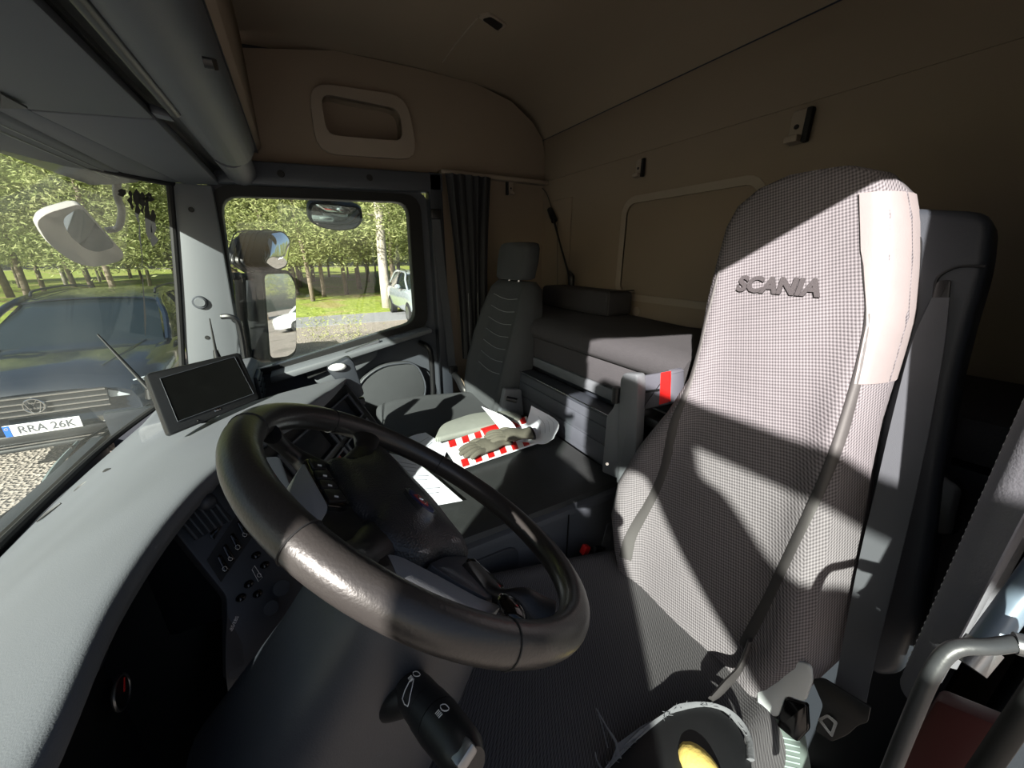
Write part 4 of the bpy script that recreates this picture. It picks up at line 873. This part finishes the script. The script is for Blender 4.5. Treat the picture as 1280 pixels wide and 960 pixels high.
# rear wall reading lamp with its cable
rl = thing('reading_lamp', P(690, 290, y=-1.43), 'black reading lamp on a thin rod hanging from the rear wall', 'lamp')
A_, B_ = P(690, 270, y=-1.415), P(714, 352, y=-1.415)
b = MB(); b.tube([P(687, 262, y=-1.42), P(693, 276, y=-1.415)], [.018, .02], seg=12, sub=1); b.build('lamp_foot', m_black, rl)
b = MB(); b.tube([P(692, 274, y=-1.41), P(700, 305, y=-1.40), P(711, 343, y=-1.40)], [.008, .0055, .007], seg=8); b.build('lamp_rod', m_black, rl)
b = MB(); b.tube([P(711, 340, y=-1.40), P(714, 347, y=-1.40), P(714, 358, y=-1.40)], [.012, .022, .018], seg=12); b.build('lamp_head', m_black, rl)
b = MB(); b.tube([P(672, 230, y=-1.44), P(682, 240, y=-1.438), P(688, 255, y=-1.43), P(690, 264, y=-1.42)], .0028, seg=5); b.tube([P(697, 278, y=-1.444), P(697, 358, y=-1.444)], .0025, seg=5, sub=1); b.build('lamp_cable', m_black, rl)
# clothes hooks
def hook(c, n, r, label, s=1.0):
    t = thing('coat_hook', c, label, 'hook', None); c = Vector(c); n = Vector(n); r = Vector(r); R_ = Matrix((r, n, V(0, 0, 1))).transposed()
    b = MB(); b.box(c+n*.008*s, (.036*s, .016*s, .075*s), rot=R_, bev=.005*s); b.box(c+n*.022*s-V(0, 0, .028*s), (.032*s, .028*s, .016*s), rot=R_, bev=.004*s); b.build('hook_body', m_beigep, t)
    b = MB(); b.box(c+n*.010*s-r*.022*s, (.014*s, .018*s, .075*s), rot=R_, bev=.004*s); b.build('hook_clip', m_rubber, t)
    b = MB(); b.cyl(c+n*.013*s, c+n*.0185*s, .0055*s, seg=12); b.build('screw_hole', m_black, t)
hook(P(801, 211, y=YB), (0, 1, 0), (1, 0, 0), 'beige coat hook on the rear wall near the middle')
hook(P(1000, 160, y=YB), (0, 1, 0), (1, 0, 0), 'larger beige coat hook high on the rear wall above the driver seat', 1.25)
hook(P(595, 231, x=XR-.01), (-1, 0, 0), (0, -1, 0), 'beige coat hook over the curtain')
hook(P(637, 236, x=XR-.01), (-1, 0, 0), (0, -1, 0), 'beige coat hook next to the rear corner')
clp = thing('ceiling_lamp', P(615, 30, z=.90), 'small dark ceiling lamp recess in the headliner', 'lamp')
q = [P(*p, z=.884) for p in ((597, 22), (612, 18), (634, 32), (624, 41))]
b = MB(); b.prism(rpoly(q, .012), (0, 0, .03), bev=.003); b.build('lamp_housing', m_beigep, clp)
b = MB(); b.prism(rpoly([sum(q, Vector())/4+(p-sum(q, Vector())/4)*.72-V(0, 0, .003) for p in q], .01), (0, 0, .004)); b.build('lamp_lens', m_black, clp)
# grab rail by the door sill and the strut
gr = thing('door_grab_rail', P(1150, 940, x=.012), 'worn grey bent grab rail at the driver door opening', 'grab rail')
b = MB(); b.tube([V(-.012, -.60, -.385), V(.0, -.575, -.388), V(.018, -.552, -.398), V(.022, -.535, -.43), V(.018, -.512, -.50), V(.012, -.490, -.60), V(.01, -.47, -.75)], .0078, seg=16); b.build('rail', mat('worn_grey_rail', '#3b3d40', .38, .2, bump=.1, scale=200, var=.2), gr)
b = MB(); b.tube([V(-.055, -.62, -.375), V(-.012, -.60, -.385)], .011, seg=14, sub=1); b.build('rail_end', m_steel, gr)
sg = thing('door_strut', P(1210, 840, x=.02), 'blue grey plastic strut tube behind the bent grab rail', 'strut')
b = MB(); b.tube([V(-.012, -.80, -.20), V(-.004, -.74, -.34), V(.004, -.66, -.455)], .014, seg=14); b.build('strut_tube', mat('blue_grey_tube', '#6b7a8a', .35, .2), sg)
b = MB(); b.tube([V(.0035, -.665, -.45), V(.0065, -.645, -.475)], .016, seg=14, sub=1); b.build('strut_end', m_steel, sg)
sf_ = thing('sill_frame', V(-.05, -.62, -1.2), 'dark red lower door frame panel under the grab rail', 'frame panel')
b = MB(); b.prism([V(-.05, -.645, -1.3), V(.035, -.645, -1.3), V(.015, -.645, -.55), V(-.05, -.645, -.52)], (0, -.03, 0), bev=.006); b.build('red_panel', m_redd, sf_)
b = MB(); b.tube([V(-.03, -.485, -1.3), V(-.03, -.50, -.8), V(-.035, -.57, -.5), V(-.04, -.66, -.2), V(-.04, -.74, .3)], .010, seg=10); b.build('door_seal', m_rubber, sf_)
b = MB(); b.prism(rpoly([TP(*q, off=-.02) for q in ((1150, 590), (1172, 588), (1206, 610), (1192, 672), (1168, 668), (1142, 650))], .012), -SN*.05, bev=.01); b.build('retractor_cover', m_black, tower)
# ================================================================== open driver's door (outside the frame, it shades the seat)
YD = .55
dd = thing('open_driver_door', (-.6, YD, -1.4), 'open driver door swung square to the cab, out of the picture at the left', 'door')
do = rpoly([V(-.19, YD, .585), V(-1.28, YD, .585), V(-1.28, YD, -.3), V(-1.24, YD, -1.45), V(-.285, YD, -1.45), V(-.285, YD, .20), V(-.19, YD, .27)], .02)
dh = rpoly([V(-.30, YD, .50), V(-1.20, YD, .50), V(-1.20, YD, -.38), V(-.62, YD, -.24), V(-.54, YD, -.136), V(-.43, YD, 0), V(-.35, YD, .20)], .05)
b = MB(); plate(b, do, [dh], (0, .05, 0)); b.build('door_shell', m_dark, dd)
b = MB(); b.prism([p+V(0, .02, 0) for p in dh], (0, .004, 0)); b.build('door_glass', m_glass, dd)
dm = thing('seat_shadow_caster', (-.6, YD+.1, .2), 'dark plate added out of view by the open driver door to shade the seat', 'mirror')  # unseen plate, outline shaped so its shadow falls across the driver's backrest
b = MB(); b.prism(rpoly([V(x, YD+.07, z) for x, z in ((-.26, .53), (-.64, .53), (-.66, .45), (-.72, .446), (-.78, .40), (-.845, .34), (-.90, .358), (-.97, .392), (-1.10, .40), (-1.12, .2), (-1.02, .03), (-.87, .07), (-.80, .13), (-.75, .165), (-.665, .235), (-.606, .295), (-.56, .35), (-.53, .38), (-.48, .372), (-.349, .305), (-.26, .29))], .03), (0, .04, 0), bev=.01); b.build('shade_plate', m_mdark, dm)
# ================================================================== outside: ground, road, grass
def gmat(name, c1, c2, scale, bump, c3=None):
    m = bpy.data.materials.new(name); m.use_nodes = True; N = m.node_tree.nodes; L = m.node_tree.links; b = N['Principled BSDF']; b.inputs['Roughness'].default_value = .95; b.inputs['Specular IOR Level'].default_value = .1
    tc = N.new('ShaderNodeTexCoord'); t = N.new('ShaderNodeTexVoronoi'); t.inputs['Scale'].default_value = scale; L.new(tc.outputs['Object'], t.inputs[0])
    n2 = N.new('ShaderNodeTexNoise'); n2.inputs['Scale'].default_value = .6; n2.inputs['Detail'].default_value = 8; L.new(tc.outputs['Object'], n2.inputs[0])
    mx = N.new('ShaderNodeMix'); mx.data_type = 'RGBA'; mx.inputs[6].default_value = lin(c1); mx.inputs[7].default_value = lin(c2); L.new(t.outputs['Color'], mx.inputs[0])
    m2 = N.new('ShaderNodeMix'); m2.data_type = 'RGBA'; mr = N.new('ShaderNodeMapRange'); mr.inputs[1].default_value = .52; mr.inputs[2].default_value = .62; L.new(n2.outputs[0], mr.inputs[0]); L.new(mr.outputs[0], m2.inputs[0])
    L.new(mx.outputs[2], m2.inputs[6]); m2.inputs[7].default_value = lin(c3 or c1); L.new(m2.outputs[2], b.inputs['Base Color'])
    bp = N.new('ShaderNodeBump'); bp.inputs['Strength'].default_value = bump; bp.inputs['Distance'].default_value = .03; L.new(t.outputs[0], bp.inputs['Height']); L.new(bp.outputs[0], b.inputs['Normal']); return m
m_gravel = gmat('gravel', '#7f7872', '#a59c94', 30, .8); m_road = gmat('asphalt', '#7b7c80', '#8d8e92', 60, .2); m_grass = gmat('grass', '#66752f', '#8f9a4a', 8, .6, '#8a8255')
MB().box((0, 0, GZ-.05), (200, 200, .10)).build('ground', m_gravel, kind='structure')
MB().box((14.3, 0, GZ+.005), (2.2, 160, .03)).build('road', m_road, kind='structure')
b = MB(); b.patch([[V(x, y, GZ+(.02 if x < 16 else .10)+.10*sin(x*.4+y*.23)*(x > 16)) for x in (15.6, 17, 20, 26, 34, 45, 60, 95)] for y in range(-60, 61, 8)], 3, 3, th=.05, nrm=(0, 0, 1)); b.build('grass_bank', m_grass, kind='structure')
# ------------------------------------------------------------------ pines
m_bark = mat('pine_bark', '#75695d', .95, bump=.8, scale=20, var=.35, vscale=6, dist=.02)
m_barkp = mat('pale_bark', '#a39c92', .95, bump=.8, scale=18, var=.4, vscale=7, dist=.02)
def leafmat(name, c, c2):
    m = bpy.data.materials.new(name); m.use_nodes = True; N = m.node_tree.nodes; L = m.node_tree.links; b = N['Principled BSDF']; b.inputs['Roughness'].default_value = .7; b.inputs['Specular IOR Level'].default_value = .2
    tc = N.new('ShaderNodeTexCoord'); n = N.new('ShaderNodeTexNoise'); n.inputs['Scale'].default_value = 1.6; n.inputs['Detail'].default_value = 4; L.new(tc.outputs['Object'], n.inputs[0])
    mr = N.new('ShaderNodeMapRange'); mr.inputs[1].default_value = .35; mr.inputs[2].default_value = .65; L.new(n.outputs[0], mr.inputs[0])
    mx = N.new('ShaderNodeMix'); mx.data_type = 'RGBA'; mx.inputs[6].default_value = lin(c); mx.inputs[7].default_value = lin(c2); L.new(mr.outputs[0], mx.inputs[0]); L.new(mx.outputs[2], b.inputs['Base Color'])
    tl = N.new('ShaderNodeBsdfTranslucent'); L.new(mx.outputs[2], tl.inputs[0]); ms = N.new('ShaderNodeMixShader'); ms.inputs[0].default_value = .45
    L.new(b.outputs[0], ms.inputs[1]); L.new(tl.outputs[0], ms.inputs[2]); L.new(ms.outputs[0], N['Material Output'].inputs[0]); return m
m_leaf = leafmat('pine_needles', '#7f8c52', '#b2b583'); m_leaf2 = leafmat('birch_leaves', '#97a35a', '#cbc98c')
def crown_mesh(h0, h1, rad, n, m, leaf, seed, conic=.6):
    rnd = random.Random(seed); vs = []; fs = []
    cl = []
    for i in range(int(n/9)):
        t = rnd.random()**.85; z = h0+(h1-h0)*t; r = rad*(1-conic*t)*sqrt(rnd.random())*1.0; a = rnd.random()*2*pi; cl.append((r*cos(a), r*sin(a), z, .34+.34*rnd.random()))
    for cx, cy, cz, cr in cl:
        for k in range(12):
            p = Vector((rnd.gauss(0, cr*.55), rnd.gauss(0, cr*.55), rnd.gauss(0, cr*.28)))+Vector((cx, cy, cz))
            d = Vector((rnd.gauss(0, 1), rnd.gauss(0, 1), rnd.gauss(0, .6))).normalized(); e = d.orthogonal().normalized(); e = Matrix.Rotation(rnd.random()*6.28, 3, d) @ e
            l = leaf*(.6+.8*rnd.random()); w_ = l*.24; i0 = len(vs); vs += [p-d*l-e*w_*.2, p+e*w_, p+d*l, p-e*w_]; fs.append((i0, i0+1, i0+2, i0+3))
    me = bpy.data.meshes.new('crown'); me.from_pydata(vs, [], fs); me.materials.append(m); return me
def trunk_mesh(r, h, bends, m, branches=10, seed=0, b0=.3):
    rnd = random.Random(seed); b = MB(); pts = [V(rnd.gauss(0, bends)*(i > 0), rnd.gauss(0, bends)*(i > 0), h*i/6) for i in range(7)]
    b.tube(pts, [r*1.25, r, r*.9, r*.8, r*.65, r*.45, r*.2], seg=8, sub=2)
    for k in range(branches):
        t = b0+(1-b0)*rnd.random(); i = min(5, int(t*6)); p = pts[i].lerp(pts[i+1], t*6-i); a = rnd.random()*6.28; l = .6+1.3*rnd.random()*(1.1-t)
        b.tube([p, p+V(cos(a)*l*.5, sin(a)*l*.5, .1), p+V(cos(a)*l, sin(a)*l, .05-.3*rnd.random())], [r*.22, r*.14, .01], seg=5, sub=1)
    bm = b.bm; me = bpy.data.meshes.new('trunk'); bm.to_mesh(me); bm.free()
    for p in me.polygons: p.use_smooth = True
    me.materials.append(m); return me
crowns = [crown_mesh(2.2, 11, 2.3, 26000, m_leaf, .085, 1), crown_mesh(1.7, 12, 2.0, 24000, m_leaf, .08, 2, .5), crown_mesh(2.8, 13, 2.6, 26000, m_leaf, .085, 3, .4), crown_mesh(1.4, 8, 1.9, 22000, m_leaf2, .08, 4, .5)]
trunks = [trunk_mesh(.10, 11, .10, m_bark, 12, 1), trunk_mesh(.085, 12, .12, m_bark, 12, 2), trunk_mesh(.12, 13, .08, m_bark, 14, 3), trunk_mesh(.09, 8, .12, m_barkp, 10, 4)]
def tree(name, x, y, k, s, rz, label, group=None, tm=None):
    t = thing(name, (x, y, GZ), label, 'tree', group); t.rotation_euler = (0, 0, rz); t.scale = (s, s, s)
    for nm, me in (('crown', crowns[k]), ('trunk', tm or trunks[k])):
        o = bpy.data.objects.new(nm, me); COL.objects.link(o); o.parent = t
    return t
big = trunk_mesh(.19, 12, .06, m_barkp, 12, 11, .3)
spots0 = 1
tree('pine_tree', 16.5, -3.10, 2, 1.0, .4, 'large pale-barked pine standing nearest behind the right part of the side window', tm=big)
rnd = random.Random(5)
spots = [(20, .9, 1), (22, -1.0, 0), (23, -2.2, 1), (21, 2.4, 0), (19.5, -.4, 1), (25, .2, 0), (27, -3.4, 2), (24, -4.6, 0)]
tries = 0
while len(spots) < 66 and tries < 6000:
    tries += 1; x = rnd.uniform(19, 52); y = x*rnd.uniform(-.34, .62)
    if all((x-a)**2+(y-b_)**2 > 2.5**2 for a, b_, _ in spots): spots.append((x, y, rnd.choice((0, 0, 1, 1, 2, 3))))
for x, y, k in spots:
    side = 'through the side window' if y < x*.16 else 'through the windscreen'; near = x < 30
    if k < 3: lb, g_ = ('slender nearer pine seen %s' if near else 'distant small pine seen %s') % side, ('nearer pines %s' if near else 'distant pines %s') % side
    else: lb, g_ = 'pale-stemmed leafy birch seen %s' % side, 'birches %s' % side
    tree('pine_tree' if k < 3 else 'birch_tree', x, y, k, rnd.uniform(.85, 1.15), rnd.random()*6.28, lb, g_)
for i in range(9):
    tree('pine_tree', 4+4.2*i, -46-2*(i % 3), i % 3, 1.0, i*1.3, 'pine far behind the cab, seen only in the outside mirror', 'pines behind the cab')
# saplings on the verge
sap = crown_mesh(.1, 1.0, .45, 300, m_leaf2, .05, 9)
for i, (px, lb) in enumerate(((400, 'small leafy sapling on the gravel verge under the side window'), (440, 'second leafy sapling on the verge towards the pale pine'))):
    p = P(px, 425, z=GZ); t = thing('sapling', (p.x, p.y, GZ), lb, 'sapling'); o = bpy.data.objects.new('foliage', sap); COL.objects.link(o); o.parent = t; o.scale = (.7, .7, .7)
# ================================================================== cars
m_tint = mat('dark_car_glass', '#1a2226', .04, var=.05, spec=.8); m_tyre = mat('car_tyre', '#17181a', .85, bump=.2)
m_lamp = mat('lamp_glass', '#b9c2c8', .08, var=.05, spec=.8)
def car(name, X0, YC, paint, label, front=True, rz=0):
    t = thing(name, (X0, YC, GZ), label, 'car')
    def Z(d, y, z): return V(X0+d, YC+y, GZ+z)
    def sec(d, hw, zt, zb=.28, cr=.03):
        h = [(hw*.86, zb), (hw*.99, zb+.14), (hw, zt-.32), (hw*.985, zt-.14), (hw*.93, zt-.05), (hw*.80, zt-.005), (hw*.4, zt+cr), (0, zt+cr*1.2)]
        return [Z(d, y, z) for y, z in h]+[Z(d, -y, z) for y, z in h[-2::-1]]
    b = MB(); b.loft([sec(.06, .66, .72, .32), sec(.0, .74, .80, .28), sec(.03, .80, .86), sec(.12, .86, .93), sec(.45, .91, 1.0), sec(.9, .92, 1.06), sec(1.2, .925, 1.09), sec(2.2, .93, 1.06), sec(3.4, .93, 1.08), sec(4.1, .90, 1.05), sec(4.45, .80, .95)])
    body = b.build('body', paint, t, sharp=40)
    for s_ in (-1, 1):
        b = MB(); b.tube([Z(.25, .45*s_, .985), Z(.7, .55*s_, 1.055), Z(1.15, .62*s_, 1.095)], .012, seg=6, flat=.5); b.build('bonnet_crease', paint, body)
    # greenhouse
    def gs(d, hb, ht, zb, zt): return [Z(d, hb, zb), Z(d, (hb+ht)/2+.01, (zb+zt)/2), Z(d, ht, zt-.03), Z(d, ht*.8, zt), Z(d, 0, zt+.015), Z(d, -ht*.8, zt), Z(d, -ht, zt-.03), Z(d, -(hb+ht)/2-.01, (zb+zt)/2), Z(d, -hb, zb)]
    b = MB(); b.loft([gs(1.10, .80, .78, 1.05, 1.10), gs(1.45, .82, .72, 1.05, 1.34), gs(1.85, .84, .64, 1.05, 1.56), gs(2.6, .84, .64, 1.05, 1.61), gs(3.5, .82, .62, 1.05, 1.57), gs(4.25, .76, .62, 1.0, 1.12)]); b.build('cabin_glass', m_tint, t, sharp=35)
    b = MB(); b.patch([[Z(d, y, z-.2*abs(y)**3) for y in (-.66, -.4, 0, .4, .66)] for d, z in ((1.80, 1.565), (2.0, 1.60), (2.6, 1.637), (3.4, 1.60), (3.7, 1.555))], 3, 3, th=.02, nrm=(0, 0, -1)); b.build('roof', paint, t)
    for s_ in (-1, 1):
        b = MB(); b.tube([Z(1.12, .82*s_, 1.07), Z(1.45, .78*s_, 1.34), Z(1.83, .67*s_, 1.555), Z(2.6, .655*s_, 1.60), Z(3.5, .64*s_, 1.56), Z(4.2, .72*s_, 1.15)], .035, seg=8); b.build('roof_pillar', paint, t)
        b = MB(); b.tube([Z(2.0, .60*s_, 1.60), Z(2.15, .60*s_, 1.665), Z(3.0, .59*s_, 1.68), Z(3.6, .58*s_, 1.63), Z(3.7, .58*s_, 1.57)], .014, seg=8); b.build('roof_rail', m_mdark, t)
        b = MB(); b.tube([Z(2.62, .86*s_, 1.08), Z(2.62, .69*s_, 1.58)], .03, seg=6, sub=1); b.build('door_pillar', m_black, t)
        b = MB(); b.sphere(Z(1.62, 1.02*s_, 1.14), .10, (.55, 1.0, .75), 14); b.build('wing_mirror', paint, t)
        b = MB(); b.tube([Z(1.25, .925*s_, 1.07), Z(2.4, .925*s_, 1.055), Z(3.8, .90*s_, 1.07)], .010, seg=5); b.build('window_trim', m_chrome, t)
        for d in (.88, 3.62):
            b = MB(); b.tube([Z(d, .72*s_, .34), Z(d, .74*s_, .34), Z(d, .92*s_, .34), Z(d, .94*s_, .34)], [.30, .34, .34, .29], seg=28, sub=1); w_ = b.build('wheel', m_tyre, t)
            b = MB(); b.cyl(Z(d, .935*s_, .34), Z(d, .945*s_, .34), .21); b.build('hub_cap', m_steel, w_)
        b = MB(); b.prism(rpoly([Z(.055, .50*s_, .80), Z(.085, .82*s_, .87), Z(.16, .865*s_, .80), Z(.09, .80*s_, .68), Z(.03, .50*s_, .70)], .03), (-.03, 0, 0), bev=.008); b.build('headlight', m_lamp, t)
    if front:
        b = MB(); b.prism(rpoly([Z(-.005, .52, .82), Z(-.005, -.52, .82), Z(-.005, -.50, .62), Z(-.005, .50, .62)], .03), (-.015, 0, 0)); g = b.build('grille', m_black, t)
        for z in (.805, .745, .69, .635): MB().box(Z(-.026, 0, z), (.012, 1.02, .012)).build('chrome_bar', m_chrome, g)
        b = MB(); b.tube([Z(-.05, 0, .72)+V(0, .070*cos(a), .070*sin(a)) for a in [i*pi/12 for i in range(24)]], .007, seg=6, closed=True, sub=1)
        eb_ = b.build('emblem_ring', m_chrome, t, 'round chrome emblem with V over W'); c = Z(-.05, 0, .72)
        b = MB(); b.tube([c+V(0, y, z) for y, z in ((.030, .058), (0, .008), (-.030, .058))], .0055, seg=6, sub=1); b.build('emblem_letter', m_chrome, eb_)
        b = MB(); b.tube([c+V(0, y, z) for y, z in ((.056, .035), (.026, -.058), (0, -.006), (-.026, -.058), (-.056, .035))], .0055, seg=6, sub=1); b.build('emblem_letter', m_chrome, eb_)
        b = MB(); b.box(Z(-.035, 0, .50), (.012, .52, .115), bev=.003); pl = b.build('number_plate', m_white, t)
        b = MB(); b.box(Z(-.0425, .238, .50), (.003, .042, .108)); b.build('blue_band', mat('plate_blue', '#1c63c8', .4), pl)
        b = MB(); b.tube([Z(-.045, .238, .525)+V(0, .011*cos(a), .011*sin(a)) for a in [i*pi/6 for i in range(12)]], .0015, seg=4, closed=True, sub=1); b.build('star_ring', mat('plate_yellow', '#e8c62c', .5), pl)
        text('plate_lettering', 'RRA 26K', Z(-.0425, -.022, .498), (0, -1, 0), (0, 0, 1), .105, mat('plate_ink', '#4c4f55', .6), pl, ext=.001, bold=.001, sx=.98)
        b = MB(); b.box(Z(-.01, 0, .40), (.05, 1.1, .10), bev=.02); b.build('lower_grille', m_black, t)
        MB().box(Z(-.045, 0, .345), (.012, 1.1, .012)).build('chrome_strip', m_chrome, t)
        b = MB(); b.box(Z(.0, 0, .30), (.10, 1.5, .05), bev=.02); b.build('front_lip', m_mdark, t)
    return t
m_navy = mat('dark_blue_car_paint', '#1b2430', .15, .3, var=.03, coat=.8); m_silver = mat('silver_car_paint', '#aeb8c0', .2, .4, var=.03, coat=.8)
car('car', 5.15, 2.42, m_navy, 'dark blue estate car with roof rails parked facing the windscreen')
car('car', 7.5, -24, mat('white_car_paint', '#e4e6e8', .25, var=.02), 'white car far behind the cab, seen in the tall outside mirror', False)
car('car', 11.6, -3.9, m_silver, 'pale silver car partly hidden at the right edge of the side window', False)
# ================================================================== outside mirrors and wipers
R1 = V(.8, -.6, 0); N1 = V(-.6, -.8, .075).normalized()
mm = thing('main_mirror', (2.45, .15, -.5), 'tall dark outside mirror seen through the passenger side window', 'mirror')
def M1(px, py, o=0): return PL(px, py, V(2.40, .143, 0)+N1*o, N1)
gp = rpoly([M1(329, 343), M1(360, 342), M1(368, 356), M1(369, 437), M1(360, 445), M1(337, 448)], .03)
b = MB(); b.prism([p+N1*.002 for p in gp], N1*.004); b.build('mirror_glass', m_mirror, mm)
c = sum(gp, Vector())/len(gp); b = MB(); b.loft([[c+(p-c)*1.09+N1*.002 for p in gp], [c+(p-c)*1.10-N1*.05 for p in gp], [c+(p-c)*1.0-N1*.11 for p in gp], [c+(p-c)*.7-N1*.15 for p in gp]]); b.build('mirror_housing', m_mdark, mm, sharp=60)
b = MB(); b.tube([P(290, 345, x=2.3), P(312, 346, x=2.38), P(322, 346, x=2.42)], .018, seg=8); b.build('mirror_arm', m_mdark, mm)
b = MB(); b.tube([P(300, 346, x=2.34), P(303, 400, x=2.34), P(312, 452, x=2.34)], .030, seg=10, flat=.6); b.build('mirror_stem', m_mdark, mm)
wm = thing('wide_mirror', (2.45, .15, 0), 'curved wide-angle mirror with ribbed housing above the tall mirror', 'mirror')
gp = rpoly([M1(337, 292), M1(353, 290), M1(362, 300), M1(358, 332), M1(345, 337), M1(328, 325)], .03); c = sum(gp, Vector())/len(gp)
b = MB(); b.loft([[c+(p-c)+N1*.002 for p in gp], [c+(p-c)*.7+N1*.010 for p in gp], [c+(p-c)*.3+N1*.014 for p in gp]]); b.build('mirror_glass', m_mirror, wm, sharp=80)
b = MB(); b.loft([[c+(p-c)*1.08+N1*.001 for p in gp], [c+(p-c)*1.15-N1*.05-R1*.02 for p in gp], [c+(p-c)*1.10-N1*.11-R1*.07 for p in gp], [c+(p-c)*.75-N1*.15-R1*.10 for p in gp]]); hw_ = b.build('mirror_housing', m_mdark, wm, sharp=60)
for i in range(5):
    o = -.05-.018*i; b = MB(); b.tube([c+(p-c)*1.16+N1*o-R1*(.02+.9*(-.05-o)) for p in gp], .003, seg=5, closed=True, sub=1); b.build('housing_rib', m_black, hw_)
b = MB(); b.tube([M1(344, 335, -.04), M1(345, 345, -.04)], .03, seg=10, sub=1); b.build('mirror_joint', m_mdark, wm)
km = thing('kerb_mirror', P(420, 280, x=2.45), 'rounded kerb mirror hanging outside at the top of the side window', 'mirror')
N2 = V(-.82, -.1, -.56).normalized(); K0 = P(420, 270, x=2.45)
def M2(px, py, o=0): return PL(px, py, K0+N2*o, N2)
gp = rpoly([M2(384, 251), M2(452, 258), M2(453, 276), M2(446, 285), M2(425, 289), M2(400, 284), M2(386, 276)], .05); c = sum(gp, Vector())/len(gp)
b = MB(); b.loft([[c+(p-c)*.93+N2*.003 for p in gp], [c+(p-c)*.6+N2*.012 for p in gp], [c+(p-c)*.2+N2*.016 for p in gp]]); b.build('mirror_glass', m_mirror, km, sharp=80)
b = MB(); b.loft([[c+(p-c)+N2*.004 for p in gp], [c+(p-c)*1.03-N2*.02 for p in gp], [c+(p-c)*.9-N2*.06 for p in gp], [c+(p-c)*.5-N2*.09 for p in gp]]); b.build('mirror_housing', m_mdark, km, sharp=60)
b = MB(); b.box(K0+V(-.05, .02, .165), (.24, .07, .10), bev=.015); b.build('mirror_mount', m_mdark, km)
fm = thing('front_mirror', P(100, 330, y=.8), 'large pale front mirror hanging outside the windscreen corner', 'mirror')
K1 = P(100, 295, y=.82); N3 = V(-.72, -.50, -.48).normalized()
def M3(px, py, o=0): return PL(px, py, K1+N3*o, N3)
gp = rpoly([M3(44, 277), M3(58, 266), M3(96, 255), M3(104, 258), M3(155, 317), M3(150, 326), M3(118, 334), M3(92, 328), M3(60, 305)], .05); c = sum(gp, Vector())/len(gp)
b = MB(); b.loft([[c+(p-c)+N3*.0 for p in gp], [c+(p-c)*1.01-N3*.03 for p in gp], [c+(p-c)*.85-N3*.08 for p in gp], [c+(p-c)*.4-N3*.11 for p in gp]]); b.build('mirror_housing', mat('pale_grey_housing', '#8f8d8b', .6), fm, sharp=60)
b = MB(); b.prism([p+N3*.001 for p in gp], N3*.003); b.build('mirror_face', mat('pale_grey_face', '#a29c98', .5, bump=.1), fm)
g2 = rpoly([M3(76, 273, .006), M3(100, 258, .006), M3(145, 308, .006), M3(120, 315, .006), M3(105, 310, .006), M3(86, 294, .006)], .03); b = MB(); b.prism(g2, N3*.004); b.build('mirror_glass', m_mirror, fm)
b = MB(); b.tube([V(2.16, .52, .42), P(146, 240, y=.62), P(152, 262, y=.68), P(148, 284, y=.75), P(132, 288, y=.80)], .014, seg=10); b.build('mirror_arm', m_black, fm)
wi = thing('wiper', P(50, 625, y=.98), 'dusty windscreen wiper arm and blade outside the left of the glass', 'wiper')
b = MB(); b.tube([P(48, 632, y=.97), P(60, 600, y=.96), P(78, 574, y=.96), P(98, 552, y=.95)], [.012, .014, .010, .006], seg=8, flat=.6); b.build('wiper_arm', mat('faded_wiper', '#5d6a6b', .7), wi)
b = MB(); b.tube([P(82, 580, y=.94), P(130, 545, y=.93), P(186, 506, y=.915)], [.010, .012, .008], seg=6); b.tube([P(88, 560, y=.955), P(140, 530, y=.94), P(170, 512, y=.93)], .006, seg=6); b.build('wiper_blade', m_rubber, wi)
wi2 = thing('wiper', P(10, 650, y=.98), 'second dark wiper blade end at the left edge below the first', 'wiper')
b = MB(); b.tube([P(-40, 680, y=.95), P(0, 648, y=.95), P(35, 622, y=.95)], [.006, .006, .004], seg=6); b.build('wiper_blade', m_rubber, wi2)
